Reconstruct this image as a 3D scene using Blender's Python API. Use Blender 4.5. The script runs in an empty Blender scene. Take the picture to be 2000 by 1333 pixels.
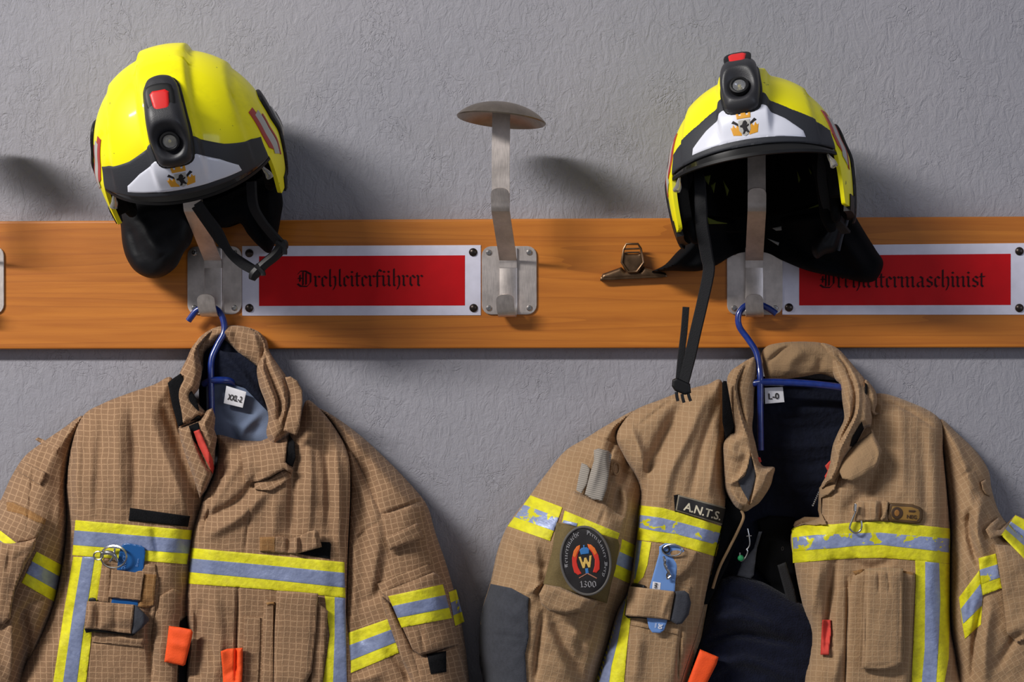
import bpy, bmesh, math, random
import numpy as np
from mathutils import Vector, Matrix, Euler
random.seed(4); np.random.seed(4)
SC = bpy.context.scene; COL = SC.collection

# ------------------------------------------------------------ camera
DIST = 2.2; FPX = 2933.0; MM = 0.00075; ZC = 1.62
XC = 0.259; YAW = math.radians(2.0); ROLL = math.radians(-0.12)
cam_d = bpy.data.cameras.new('camera'); cam = bpy.data.objects.new('camera', cam_d); COL.objects.link(cam)
cam_d.sensor_width = 36.0; cam_d.lens = 36.0*FPX/2000.0
cam_d.shift_x = (1000-1243)/2000.0; cam_d.shift_y = -0.0135
CM = Matrix.Translation((XC, -DIST, ZC)) @ Euler((math.pi/2, 0, YAW)).to_matrix().to_4x4() @ Matrix.Rotation(ROLL, 4, 'Z')
cam.matrix_world = CM
SC.camera = cam
CMn = np.array(CM)

# ------------------------------------------------------------ world, lights, exposure
w = bpy.data.worlds.new('world'); SC.world = w; w.use_nodes = True
w.node_tree.nodes['Background'].inputs[0].default_value = (0.90, 0.91, 1.0, 1)
w.node_tree.nodes['Background'].inputs[1].default_value = 0.25
def area_light(name, loc, target, sx, sy, power, color, spin=0.0):
    l = bpy.data.lights.new(name, 'AREA'); l.shape = 'RECTANGLE'; l.size = sx; l.size_y = sy
    l.energy = power; l.color = color
    o = bpy.data.objects.new(name, l); COL.objects.link(o); o.location = loc
    q = (Vector(target)-Vector(loc)).to_track_quat('-Z', 'Y')
    o.rotation_euler = (q.to_matrix() @ Matrix.Rotation(spin, 3, 'Z')).to_euler()
    return o
for lx, ly, lz in ((-3.70, -2.75, 4.10), (-3.20, -3.05, 4.20), (-2.70, -3.35, 4.30)):
    area_light('ceiling_tube_light', (lx, ly, lz), (0, 0, 1.6), 1.3, 0.14, 122, (1.0, 0.965, 0.93), 0.5)
area_light('cool_fill_light', (3.6, -3.4, 2.2), (0.1, 0, 1.5), 1.8, 1.4, 34, (0.72, 0.80, 1.0))  # broad, weak bluish fill from the front right; no window is modelled there
SC.view_settings.view_transform = 'Standard'; SC.view_settings.look = 'None'
SC.view_settings.gamma = 1.0; SC.view_settings.use_curve_mapping = False
SC.view_settings.exposure = -0.38

# ------------------------------------------------------------ pixel + depth -> world
def P(px, py, d):
    """world point seen at photo position px,py that lies d metres in front of the wall (wall is y=0)"""
    px = np.asarray(px, float); py = np.asarray(py, float); d = np.asarray(d, float)
    vx = ((px/2000.0-0.5)+cam_d.shift_x)*36.0/cam_d.lens
    vy = ((0.5-py/1333.0)*1333.0/2000.0+cam_d.shift_y)*36.0/cam_d.lens
    vz = -np.ones_like(vx)
    R = CMn[:3, :3]
    wx = R[0, 0]*vx+R[0, 1]*vy+R[0, 2]*vz
    wy = R[1, 0]*vx+R[1, 1]*vy+R[1, 2]*vz
    wz = R[2, 0]*vx+R[2, 1]*vy+R[2, 2]*vz
    t = (-d+DIST)/wy
    return np.stack([XC+wx*t, -d+0*wx, ZC+wz*t], -1)
def PV(px, py, d): return Vector(P(px, py, d).tolist())

# ------------------------------------------------------------ materials
def lin(c):
    r = []
    for v in c[:3]:
        v = v/255.0; r.append(v/12.92 if v <= 0.04045 else ((v+0.055)/1.055)**2.4)
    return (r[0], r[1], r[2], 1)
class NT:
    def __init__(s, m): s.m = m; s.t = m.node_tree; s.n = s.t.nodes; s.l = s.t.links; s.b = s.n['Principled BSDF']
    def new(s, k, **kw):
        x = s.n.new(k)
        for a, v in kw.items():
            if a.startswith('i_'):
                key = a[2:]; key = int(key) if key.isdigit() else key.replace('_', ' ')
                x.inputs[key].default_value = v
            else: setattr(x, a, v)
        return x
    def lk(s, a, b): s.l.new(a, b)
    def math(s, op, a, b=None, clamp=False):
        x = s.n.new('ShaderNodeMath'); x.operation = op; x.use_clamp = clamp
        for i, v in enumerate((a, b)):
            if v is None: continue
            if isinstance(v, (int, float)): x.inputs[i].default_value = v
            else: s.lk(v, x.inputs[i])
        return x.outputs[0]
    def mix(s, f, a, b):
        x = s.n.new('ShaderNodeMix'); x.data_type = 'RGBA'
        for i, v in ((0, f), (6, a), (7, b)):
            if isinstance(v, (int, float, tuple)): x.inputs[i].default_value = v
            else: s.lk(v, x.inputs[i])
        return x.outputs[2]
    def ramp(s, f, lo, hi):
        x = s.n.new('ShaderNodeMapRange'); x.inputs[1].default_value = lo; x.inputs[2].default_value = hi
        s.lk(f, x.inputs[0]); return x.outputs[0]
    def noise(s, vec, scale, detail=3, rough=0.5, dist=0):
        x = s.new('ShaderNodeTexNoise', i_Scale=scale, i_Detail=detail, i_Roughness=rough, i_Distortion=dist)
        if vec is not None: s.lk(vec, x.inputs['Vector'])
        return x.outputs['Fac']
    def obj(s): return s.new('ShaderNodeTexCoord').outputs['Object']
    def uv(s): return s.new('ShaderNodeTexCoord').outputs['UV']
    def bump(s, h, strength, dist, prev=None):
        x = s.new('ShaderNodeBump', i_Strength=strength, i_Distance=dist); s.lk(h, x.inputs['Height'])
        if prev is not None: s.lk(prev, x.inputs['Normal'])
        s.lk(x.outputs[0], s.b.inputs['Normal']); return x.outputs[0]
def mat(name, color, rough=0.6, metal=0.0, noise=0.0, nscale=40, bump=0.0, bscale=300, bdist=0.001, spec=0.5, coat=0.0, sheen=0.0):
    m = bpy.data.materials.new(name); m.use_nodes = True; n = NT(m); b = n.b
    c = lin(color); b.inputs['Base Color'].default_value = c
    b.inputs['Roughness'].default_value = rough; b.inputs['Metallic'].default_value = metal
    b.inputs['Specular IOR Level'].default_value = spec; b.inputs['Coat Weight'].default_value = coat
    b.inputs['Sheen Weight'].default_value = sheen
    if noise:
        f = n.noise(n.obj(), nscale, 4)
        d = tuple(x*(1-noise) for x in c[:3])+(1,); u = tuple(min(1, x*(1+noise)) for x in c[:3])+(1,)
        n.lk(n.mix(n.ramp(f, 0.3, 0.7), d, u), b.inputs['Base Color'])
    if bump: n.bump(n.noise(n.obj(), bscale, 3), bump, bdist)
    return m
def fabric(name, base, line, cell=(12.0, 12.0), amount=0.8, lw=0.11, dirt=0.12, dirtcol=(96, 66, 40)):
    """ripstop cloth: a grid of pale threads over a plain weave; UV is in hundreds of pixels"""
    m = bpy.data.materials.new(name); m.use_nodes = True; n = NT(m); b = n.b
    uv = n.uv(); nz = n.new('ShaderNodeTexNoise', i_Scale=2.2, i_Detail=2.0); n.lk(uv, nz.inputs['Vector'])
    add = n.new('ShaderNodeVectorMath', operation='MULTIPLY_ADD'); n.lk(nz.outputs['Color'], add.inputs[0])
    add.inputs[1].default_value = (0.10, 0.10, 0); n.lk(uv, add.inputs[2])
    sp = n.new('ShaderNodeSeparateXYZ'); n.lk(add.outputs[0], sp.inputs[0])
    L = []
    for i in (0, 1):
        f = n.math('FRACT', n.math('MULTIPLY', sp.outputs[i], 100.0/cell[i]))
        d = n.math('ABSOLUTE', n.math('SUBTRACT', f, 0.5))
        L.append(n.ramp(d, 0.5-lw, 0.5-lw*0.35))
    g = n.math('MAXIMUM', L[0], L[1])
    brk = n.ramp(n.noise(uv, 60, 2), 0.25, 0.55)
    g2 = n.math('MULTIPLY', n.math('MULTIPLY', g, amount), brk)
    big = n.ramp(n.noise(uv, 1.3, 5, 0.6), 0.35, 0.75)
    fine = n.noise(uv, 45, 2)
    c = n.mix(n.math('MULTIPLY', n.ramp(fine, 0.3, 0.7), 0.35), lin(base), lin(tuple(v*0.86 for v in base)))
    c = n.mix(n.math('MULTIPLY', big, dirt), c, lin(dirtcol))
    c = n.mix(g2, c, lin(line))
    n.lk(c, b.inputs['Base Color'])
    b.inputs['Roughness'].default_value = 0.85; b.inputs['Sheen Weight'].default_value = 0.12
    b.inputs['Specular IOR Level'].default_value = 0.25
    p = n.bump(n.noise(uv, 6, 5, 0.65), 0.45, 0.005)
    p = n.bump(n.noise(uv, 110, 2), 0.35, 0.0012, p)
    n.bump(g, 0.3, 0.0008, p)
    return m
def tape_silver(name, wear, k=1.0):
    m = bpy.data.materials.new(name); m.use_nodes = True; n = NT(m); b = n.b
    uv = n.uv(); c = n.mix(n.ramp(n.noise(uv, 12, 3), 0.3, 0.7), lin((138*k, 150*k, 188*k)), lin((156*k, 168*k, 204*k)))
    if wear:
        f = n.noise(uv, 3.6, 5, 0.6, 0.6)
        k = n.math('GREATER_THAN', f, wear); c = n.mix(k, c, lin((222, 216, 34)))
    n.lk(c, b.inputs['Base Color']); b.inputs['Roughness'].default_value = 0.42
    b.inputs['Metallic'].default_value = 0.15
    n.bump(n.noise(uv, 7, 4), 0.35, 0.004)
    return m
M = {}
M['tan1'] = fabric('ripstop_brown', (144, 112, 83), (196, 160, 124), (12.0, 11.0), 0.66)
M['tan2'] = fabric('ripstop_sand', (164, 132, 98), (198, 168, 132), (12.0, 10.5), 0.42, dirt=0.18)
M['rust'] = fabric('faded_brown_cloth', (150, 108, 62), (190, 150, 100), (12.0, 10.5), 0.35, dirt=0.3)
M['tanplain'] = fabric('sand_cloth', (160, 130, 96), (172, 142, 108), (12, 12), 0.15)
def yellow_tape():
    m = mat('fluorescent_tape', (226, 220, 26), 0.65); n = NT(m)
    uv = n.uv(); c = n.mix(n.ramp(n.noise(uv, 9, 4), 0.35, 0.8), lin((230, 224, 24)), lin((200, 190, 34)))
    n.lk(c, n.b.inputs['Base Color']); p = n.bump(n.noise(uv, 8, 4), 0.4, 0.004); n.bump(n.noise(uv, 140, 2), 0.25, 0.001, p)
    return m
M['yel'] = yellow_tape()
M['silver'] = tape_silver('silver_tape', 0); M['silver1'] = tape_silver('dull_silver_tape', 0, 0.88); M['silverworn'] = tape_silver('worn_silver_tape', 0.56)
M['velcro'] = mat('black_hook_tape', (16, 16, 18), 0.95, bump=0.8, bscale=900, bdist=0.002, noise=0.3, nscale=300, spec=0.2)
M['black'] = mat('black_plastic', (15, 15, 17), 0.5, spec=0.35)
M['blackcloth'] = mat('black_cloth', (6, 7, 10), 0.9, bump=0.5, bscale=500, bdist=0.001, spec=0.15)
M['webbing'] = mat('black_webbing', (16, 16, 20), 0.8, bump=0.6, bscale=700, bdist=0.001)
M['charcoal'] = mat('charcoal_cloth', (52, 54, 62), 0.85, noise=0.15, nscale=200, bump=0.5, bscale=600, sheen=0.1)
M['navy'] = mat('navy_fleece', (17, 20, 36), 0.95, noise=0.25, nscale=160, bump=0.9, bscale=450, bdist=0.002, spec=0.15, sheen=0.08)
M['navylining'] = mat('navy_lining', (15, 20, 36), 0.85, noise=0.2, nscale=90, bump=0.6, bscale=160, bdist=0.003, spec=0.2)
M['bluegrey'] = mat('blue_grey_lining', (98, 112, 138), 0.8, noise=0.08, nscale=60, bump=0.3, bscale=500)
M['white'] = mat('white_label', (225, 225, 230), 0.7, noise=0.04)
M['ink'] = mat('black_ink', (22, 18, 20), 0.7)
M['orange'] = mat('orange_cloth', (250, 84, 22), 0.75, noise=0.1, nscale=90, bump=0.4, bscale=500)
M['redcloth'] = mat('red_cloth', (196, 60, 48), 0.8, noise=0.15, bump=0.4)
M['bluetag'] = mat('blue_plastic_tag', (24, 84, 146), 0.35); M['paleblue'] = mat('pale_blue_tag', (108, 146, 206), 0.4)
M['steel'] = mat('polished_steel', (190, 188, 186), 0.25, 1.0)
M['olive'] = mat('olive_webbing', (104, 88, 52), 0.85, noise=0.12, nscale=400, bump=0.6, bscale=800)
M['greyweb'] = mat('grey_webbing', (150, 142, 132), 0.8)
def webrib():
    n = NT(M['greyweb']); sp = n.new('ShaderNodeSeparateXYZ'); n.lk(n.uv(), sp.inputs[0])
    y = n.math('ADD', n.math('MULTIPLY', sp.outputs[1], 26.0), n.math('MULTIPLY', sp.outputs[0], 6.0))
    t = n.math('PINGPONG', y, 0.5); n.lk(n.mix(n.ramp(t, 0.0, 0.35), lin((112, 106, 98)), lin((162, 154, 144))), n.b.inputs['Base Color'])
    n.bump(t, 0.6, 0.0015)
webrib()
# ------------------------------------------------------------ object helpers
def thing(name, label, cat, loc, group=None):
    o = bpy.data.objects.new(name, None); COL.objects.link(o); o.location = loc; o.empty_display_size = 0.05
    o['label'] = label; o['category'] = cat
    if group: o['group'] = group
    return o
def root_loc(o):
    while o.parent: o = o.parent
    return np.array(o.location) if o.type == 'EMPTY' else np.zeros(3)
def mk(name, verts, faces, m, parent=None, uv=None, smooth=True, angle=40, label=None, mats=None, fmat=None):
    verts = np.asarray(verts, float)
    if parent is not None: verts = verts-root_loc(parent)
    me = bpy.data.meshes.new(name); me.from_pydata(verts.tolist(), [], [list(map(int, f)) for f in faces]); me.update()
    bm = bmesh.new(); bm.from_mesh(me); bmesh.ops.recalc_face_normals(bm, faces=bm.faces); bm.to_mesh(me); bm.free()
    if uv is not None:
        L = me.uv_layers.new(name='UVMap'); idx = np.zeros(len(me.loops), int); me.loops.foreach_get('vertex_index', idx)
        L.data.foreach_set('uv', np.asarray(uv, np.float32)[idx].ravel())
    if smooth:
        me.shade_smooth(); me.set_sharp_from_angle(angle=math.radians(angle))
    for x in (mats or [m]): me.materials.append(x)
    if fmat is not None: me.polygons.foreach_set('material_index', fmat)
    o = bpy.data.objects.new(name, me); COL.objects.link(o)
    if parent is not None: o.parent = parent
    if label: o['label'] = label
    return o
def catmull(pts, n=6, closed=True):
    p = np.asarray(pts, float); N = len(p); out = []
    R = range(N) if closed else range(N-1)
    for i in R:
        if closed: a, b, c, d = p[(i-1) % N], p[i], p[(i+1) % N], p[(i+2) % N]
        else: a, b, c, d = p[max(i-1, 0)], p[i], p[i+1], p[min(i+2, N-1)]
        for k in range(n):
            t = k/n
            out.append(0.5*((2*b)+(-a+c)*t+(2*a-5*b+4*c-d)*t*t+(-a+3*b-3*c+d)*t**3))
    if not closed: out.append(p[-1])
    return np.array(out)
def seg_near(q, poly, closed=True):
    """distance and nearest point from points q (N,2) to polyline"""
    a = poly; b = np.roll(poly, -1, 0) if closed else poly[1:]
    if not closed: a = poly[:-1]
    best = np.full(len(q), 1e18); near = np.zeros((len(q), 2)); tt = np.zeros(len(q))
    for i in range(len(a)):
        ab = b[i]-a[i]; L = ab@ab
        if L < 1e-12: continue
        t = np.clip(((q-a[i])@ab)/L, 0, 1); c = a[i]+t[:, None]*ab
        d = ((q-c)**2).sum(1); k = d < best
        best[k] = d[k]; near[k] = c[k]; tt[k] = (i+t[k])/len(a)
    return np.sqrt(best), near, tt
def inside(q, poly):
    x, y = q[:, 0], q[:, 1]; r = np.zeros(len(q), bool); n = len(poly); j = n-1
    for i in range(n):
        xi, yi = poly[i]; xj, yj = poly[j]
        if yi != yj: r ^= ((yi > y) != (yj > y)) & (x < (xj-xi)*(y-yi)/(yj-yi)+xi)
        j = i
    return r
def grid_fill(poly, step, corners):
    x0, y0 = poly.min(0)-step; x1, y1 = poly.max(0)+step
    nx = int(math.ceil((x1-x0)/step))+1; ny = int(math.ceil((y1-y0)/step))+1
    X, Y = np.meshgrid(x0+np.arange(nx)*step, y0+np.arange(ny)*step); q = np.stack([X.ravel(), Y.ravel()], 1)
    ins = inside(q, poly)
    G = ins.reshape(ny, nx)
    keep = G[:-1, :-1] | G[1:, :-1] | G[:-1, 1:] | G[1:, 1:]
    jj, ii = np.nonzero(keep)
    f = np.stack([jj*nx+ii, jj*nx+ii+1, (jj+1)*nx+ii+1, (jj+1)*nx+ii], 1)
    used = np.unique(f); rem = np.full(nx*ny, -1); rem[used] = np.arange(len(used))
    q = q[used]; ins = ins[used]; f = rem[f]
    d, near, _ = seg_near(q, poly)
    out = ~ins; q[out] = near[out]; d[out] = 0
    clo = ins & (d < step*0.22)                       # pull almost-edge points onto the edge too
    q[clo] = near[clo]; d[clo] = 0
    oi = np.nonzero(out)[0]
    if len(oi):
        for c in corners:
            e = ((q[oi]-c)**2).sum(1); k = e.argmin()
            if e[k] < (step*1.5)**2: q[oi[k]] = c
    E = {}
    for a, b in ((0, 1), (1, 2), (2, 3), (3, 0)):
        for u, v in zip(f[:, a].tolist(), f[:, b].tolist()):
            if (v, u) in E: del E[(v, u)]
            else: E[(u, v)] = 1
    return q, f, d, list(E)
def sstep(x): x = np.clip(x, 0, 1); return x*x*(3-2*x)
def prof(s): s = np.clip(s, 0, 1); return np.sqrt(np.maximum(0, 1-(1-s)**2))
def ridges(q, R):
    """R: list of (polyline, width px, amplitude m) folds; amplitude negative for a valley"""
    h = np.zeros(len(q))
    for pts, wd, amp in R:
        pl = catmull(pts, 4, False); lo = pl.min(0)-wd*3; hi = pl.max(0)+wd*3
        k = (q[:, 0] > lo[0]) & (q[:, 0] < hi[0]) & (q[:, 1] > lo[1]) & (q[:, 1] < hi[1])
        if not k.any(): continue
        d, _, t = seg_near(q[k], pl, False)
        h[k] += amp*np.exp(-(d/wd)**2)*(np.sin(np.clip(t, 0.04, 0.96)*math.pi)**0.5)
    return h
def wob(q, s, seed):
    r = np.random.RandomState(seed); h = 0
    for k in range(5):
        a = r.rand()*6.28; f = (0.6+k*0.55)/s; h = h+np.sin((q[:, 0]*math.cos(a)+q[:, 1]*math.sin(a))*f*6.28+r.rand()*6.28)/(1+k*0.6)
    return h/2.5
class Panel:
    """a padded cloth body: outline in px, front swelling from back depth to full depth"""
    def __init__(s, pts, back, full, R, folds=(), smooth=True, wobble=0.0, ws=120, seed=1, dfn=None, minf=0.42):
        s.raw = np.asarray(pts, float); s.poly = catmull(s.raw, 6) if smooth else s.raw
        s.smooth = smooth; s.back = back; s.full = full; s.R = R; s.folds = list(folds); s.wobble = wobble; s.ws = ws; s.seed = seed; s.dfn = dfn; s.minf = minf
    def depth(s, px, py):
        q = np.stack([np.ravel(px), np.ravel(py)], 1).astype(float)
        d, _, _ = seg_near(q, s.poly); d = np.where(inside(q, s.poly), d, 0)
        return s.top(q, d)
    def top(s, q, d):
        b = s.back(q) if callable(s.back) else s.back
        full = s.full(q) if callable(s.full) else s.full
        mf = s.minf(q) if callable(s.minf) else s.minf
        e = mf+(1-mf)*prof(d/s.R)
        h = b+(full-b)*e
        h = h+1.75*ridges(q, s.folds)*np.clip(d/14+0.25, 0, 1)
        if s.wobble: h = h+s.wobble*wob(q, s.ws, s.seed)*np.clip(d/25, 0, 1)
        return h
    def build(s, name, m, parent, step=3.5, uvrot=0, label=None, uvfn=None):
        q, f, d, E = grid_fill(s.poly, step, s.raw if not s.smooth else s.raw[:0])
        n = len(q); t = s.top(q, d); b = s.back(q) if callable(s.back) else np.full(n, s.back)
        V = np.vstack([P(q[:, 0], q[:, 1], t), P(q[:, 0], q[:, 1], b)])
        F = f.tolist()+(f[:, ::-1]+n).tolist()+[(v, u, u+n, v+n) for u, v in E]
        uv = uvfn(q) if uvfn else rotuv(q, uvrot)
        return mk(name, V, F, m, parent, np.vstack([uv, uv]), label=label, angle=60)
def rotuv(q, deg):
    a = math.radians(deg); c, s_ = math.cos(a), math.sin(a)
    return np.stack([q[:, 0]*c+q[:, 1]*s_, -q[:, 0]*s_+q[:, 1]*c], 1)/100.0
def const(v): return lambda x, y: np.full(np.size(x), float(v))
def lay(name, pts, host, th, m, parent, off=0.0, puff=0.0, R=14, rim=2.5, folds=(), smooth=False, step=3, uvrot=0, label=None, drop=0.002, uvfn=None, tilt=None):
    """a cloth or sheet piece laid on a host surface, th thick with a rounded rim, optional puff in the middle"""
    raw = np.asarray(pts, float); poly = catmull(raw, 6) if smooth else raw
    hd = host.depth if isinstance(host, Panel) else (const(host) if isinstance(host, (int, float)) else host)
    q, f, d, E = grid_fill(poly, step, raw if not smooth else raw[:0])
    n = len(q); base = hd(q[:, 0], q[:, 1])+off
    if tilt is not None: base = base+tilt(q)
    t = base+th*(0.55+0.45*prof(d/rim))+puff*prof(d/R)+ridges(q, folds)
    b = base-drop
    t = np.maximum(t, b+0.0003)
    V = np.vstack([P(q[:, 0], q[:, 1], t), P(q[:, 0], q[:, 1], b)])
    F = f.tolist()+(f[:, ::-1]+n).tolist()+[(v, u, u+n, v+n) for u, v in E]
    uv = uvfn(q) if uvfn else rotuv(q, uvrot)
    o = mk(name, V, F, m, parent, np.vstack([uv, uv]), label=label, angle=50)
    return o
def laid(pts, host, th, off=0.0, puff=0.0, R=14, rim=2.5, folds=(), smooth=False, tilt=None):
    """depth function of the top of a piece placed with lay()"""
    raw = np.asarray(pts, float); poly = catmull(raw, 6) if smooth else raw
    hd = host.depth if isinstance(host, Panel) else (const(host) if isinstance(host, (int, float)) else host)
    def fn(px, py):
        q = np.stack([np.ravel(px), np.ravel(py)], 1).astype(float)
        d, _, _ = seg_near(q, poly); d = np.where(inside(q, poly), d, 0)
        base = hd(q[:, 0], q[:, 1])+off
        if tilt is not None: base = base+tilt(q)
        return base+th*(0.55+0.45*prof(d/rim))+puff*prof(d/R)+ridges(q, folds)
    return fn
def frames(path):
    T = np.gradient(path, axis=0); T /= np.linalg.norm(T, axis=1)[:, None]+1e-12
    return T
def tube(name, pts, r, m, parent=None, seg=10, smooth=True, n=6, label=None, closed=False, caps=True):
    p = catmull(pts, n, closed) if smooth else np.asarray(pts, float)
    N = len(p); T = frames(p)
    if closed:
        T = np.roll(p, -1, 0)-np.roll(p, 1, 0); T /= np.linalg.norm(T, axis=1)[:, None]
    up = np.array([0, 1.0, 0.02]) if abs(T[0][1]) < 0.9 else np.array([1.0, 0, 0])
    V = []; rr = np.broadcast_to(np.asarray(r, float), (N,)) if np.ndim(r) == 0 else np.interp(np.linspace(0, 1, N), np.linspace(0, 1, len(r)), r)
    for i in range(N):
        a = np.cross(T[i], up); a /= np.linalg.norm(a); b = np.cross(T[i], a); up = -b if np.dot(-b, up) > 0 else b
        b = np.cross(T[i], a)
        for k in range(seg):
            t = 2*math.pi*k/seg; V.append(p[i]+rr[i]*(a*math.cos(t)+b*math.sin(t)))
    F = []
    for i in range(N if closed else N-1):
        j = (i+1) % N
        for k in range(seg):
            F.append((i*seg+k, i*seg+(k+1) % seg, j*seg+(k+1) % seg, j*seg+k))
    if not closed and caps: F += [tuple(range(seg))[::-1], tuple((N-1)*seg+k for k in range(seg))]
    return mk(name, V, F, m, parent, label=label)
def ribbon(name, pts, width, th, m, parent=None, wdir=None, n=6, smooth=True, label=None, uv=True):
    """flat strap: pts world path, wdir width direction (one vector or list)"""
    p = catmull(pts, n, False) if smooth else np.asarray(pts, float); N = len(p); T = frames(p)
    if wdir is None: W = np.tile(np.array([1.0, 0, 0]), (N, 1))
    else:
        wd = np.asarray(wdir, float)
        if wd.ndim == 1: W = np.tile(wd, (N, 1))
        else: W = np.stack([np.interp(np.linspace(0, 1, N), np.linspace(0, 1, len(wd)), wd[:, i]) for i in range(3)], 1)
    wid = np.full(N, width) if np.ndim(width) == 0 else np.interp(np.linspace(0, 1, N), np.linspace(0, 1, len(width)), width)
    V = []; UV = []; s = 0
    for i in range(N):
        if i: s += np.linalg.norm(p[i]-p[i-1])
        t = T[i]; a = W[i]-t*np.dot(W[i], t); a /= np.linalg.norm(a)+1e-9; b = np.cross(t, a)
        for u, v in ((-.5, -.5), (-.42, .5), (.42, .5), (.5, -.5)):
            V.append(p[i]+a*u*wid[i]+b*v*th); UV.append((u*wid[i]/0.075, s/0.075))
    F = [(i*4+k, i*4+(k+1) % 4, (i+1)*4+(k+1) % 4, (i+1)*4+k) for i in range(N-1) for k in range(4)]
    F += [(3, 2, 1, 0), tuple((N-1)*4+k for k in range(4))]
    return mk(name, V, F, m, parent, UV, angle=50, label=label)
def lathe(name, prof_rz, center, axis, m, parent=None, seg=32, label=None, closed=False):
    ax = Vector(axis).normalized(); q = Vector((0, 0, 1)).rotation_difference(ax)
    V = []; F = []; n = len(prof_rz)
    for k in range(seg):
        t = 2*math.pi*k/seg
        for r, z in prof_rz:
            v = q @ Vector((r*math.cos(t), r*math.sin(t), z)); V.append((v.x+center[0], v.y+center[1], v.z+center[2]))
    for k in range(seg):
        j = (k+1) % seg
        for i in range(n-1 if not closed else n): F.append((k*n+i, j*n+i, j*n+(i+1) % n, k*n+(i+1) % n))
    o = mk(name, V, F, m, parent, label=label, angle=35)
    bm = bmesh.new(); bm.from_mesh(o.data); bmesh.ops.remove_doubles(bm, verts=bm.verts, dist=1e-6); bmesh.ops.recalc_face_normals(bm, faces=bm.faces); bm.to_mesh(o.data); bm.free()
    return o
def extrude_poly(name, pts3, nrm, th, m, parent=None, bevel=0.0, label=None):
    """flat polygon (world points) extruded along nrm by th"""
    me = bpy.data.meshes.new('t'); bm = bmesh.new(); rl = root_loc(parent) if parent else np.zeros(3)
    vs = [bm.verts.new(Vector(np.asarray(p)-rl)) for p in pts3]; f = bm.faces.new(vs)
    r = bmesh.ops.extrude_face_region(bm, geom=[f]); nv = [g for g in r['geom'] if isinstance(g, bmesh.types.BMVert)]
    bmesh.ops.translate(bm, verts=nv, vec=Vector(nrm)*th)
    bmesh.ops.recalc_face_normals(bm, faces=bm.faces)
    if bevel: bmesh.ops.bevel(bm, geom=[e for e in bm.edges], offset=bevel, segments=2, affect='EDGES')
    me.name = name; bm.to_mesh(me); bm.free(); me.materials.append(m)
    o = bpy.data.objects.new(name, me); COL.objects.link(o)
    if parent: o.parent = parent
    if label: o['label'] = label
    return o
# ------------------------------------------------------------ lettering
def text2d(s):
    c = bpy.data.curves.new('t', 'FONT'); c.body = s; c.align_x = 'CENTER'; c.align_y = 'CENTER'; c.resolution_u = 3
    o = bpy.data.objects.new('t', c); COL.objects.link(o); bpy.context.view_layer.update()
    me = o.to_mesh(); v = np.array([x.co[:2] for x in me.vertices]); f = [list(p.vertices) for p in me.polygons]
    o.to_mesh_clear(); bpy.data.objects.remove(o); bpy.data.curves.remove(c)
    v = v-(v.min(0)+v.max(0))/2
    return v, f
def print_text(name, s, cx, cy, h, host, m, parent, rot=0, off=0.0006, stretch=1.0, bold=0):
    v, f = text2d(s); k = h/(v[:, 1].max()-v[:, 1].min()); a = math.radians(rot)
    x = v[:, 0]*k*stretch; y = -v[:, 1]*k
    X = cx+x*math.cos(a)-y*math.sin(a); Y = cy+x*math.sin(a)+y*math.cos(a)
    d = host(X, Y)+off
    V = P(X, Y, d); F = list(f)
    if bold:
        n = len(X); allV = [V]
        for dx, dy in ((bold, 0), (0, bold), (bold, bold)): allV.append(P(X+dx, Y+dy, d+0.00005*len(allV))); F += [[i+n*(len(allV)-1) for i in g] for g in f]
        V = np.vstack(allV)
    return mk(name, V, F, m, parent, smooth=False)
def mi(x): return [[(x-.10, 1.0), (x+.03, .87)], [(x, .92), (x, .1)], [(x-.02, .13), (x+.11, 0)]]
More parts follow.
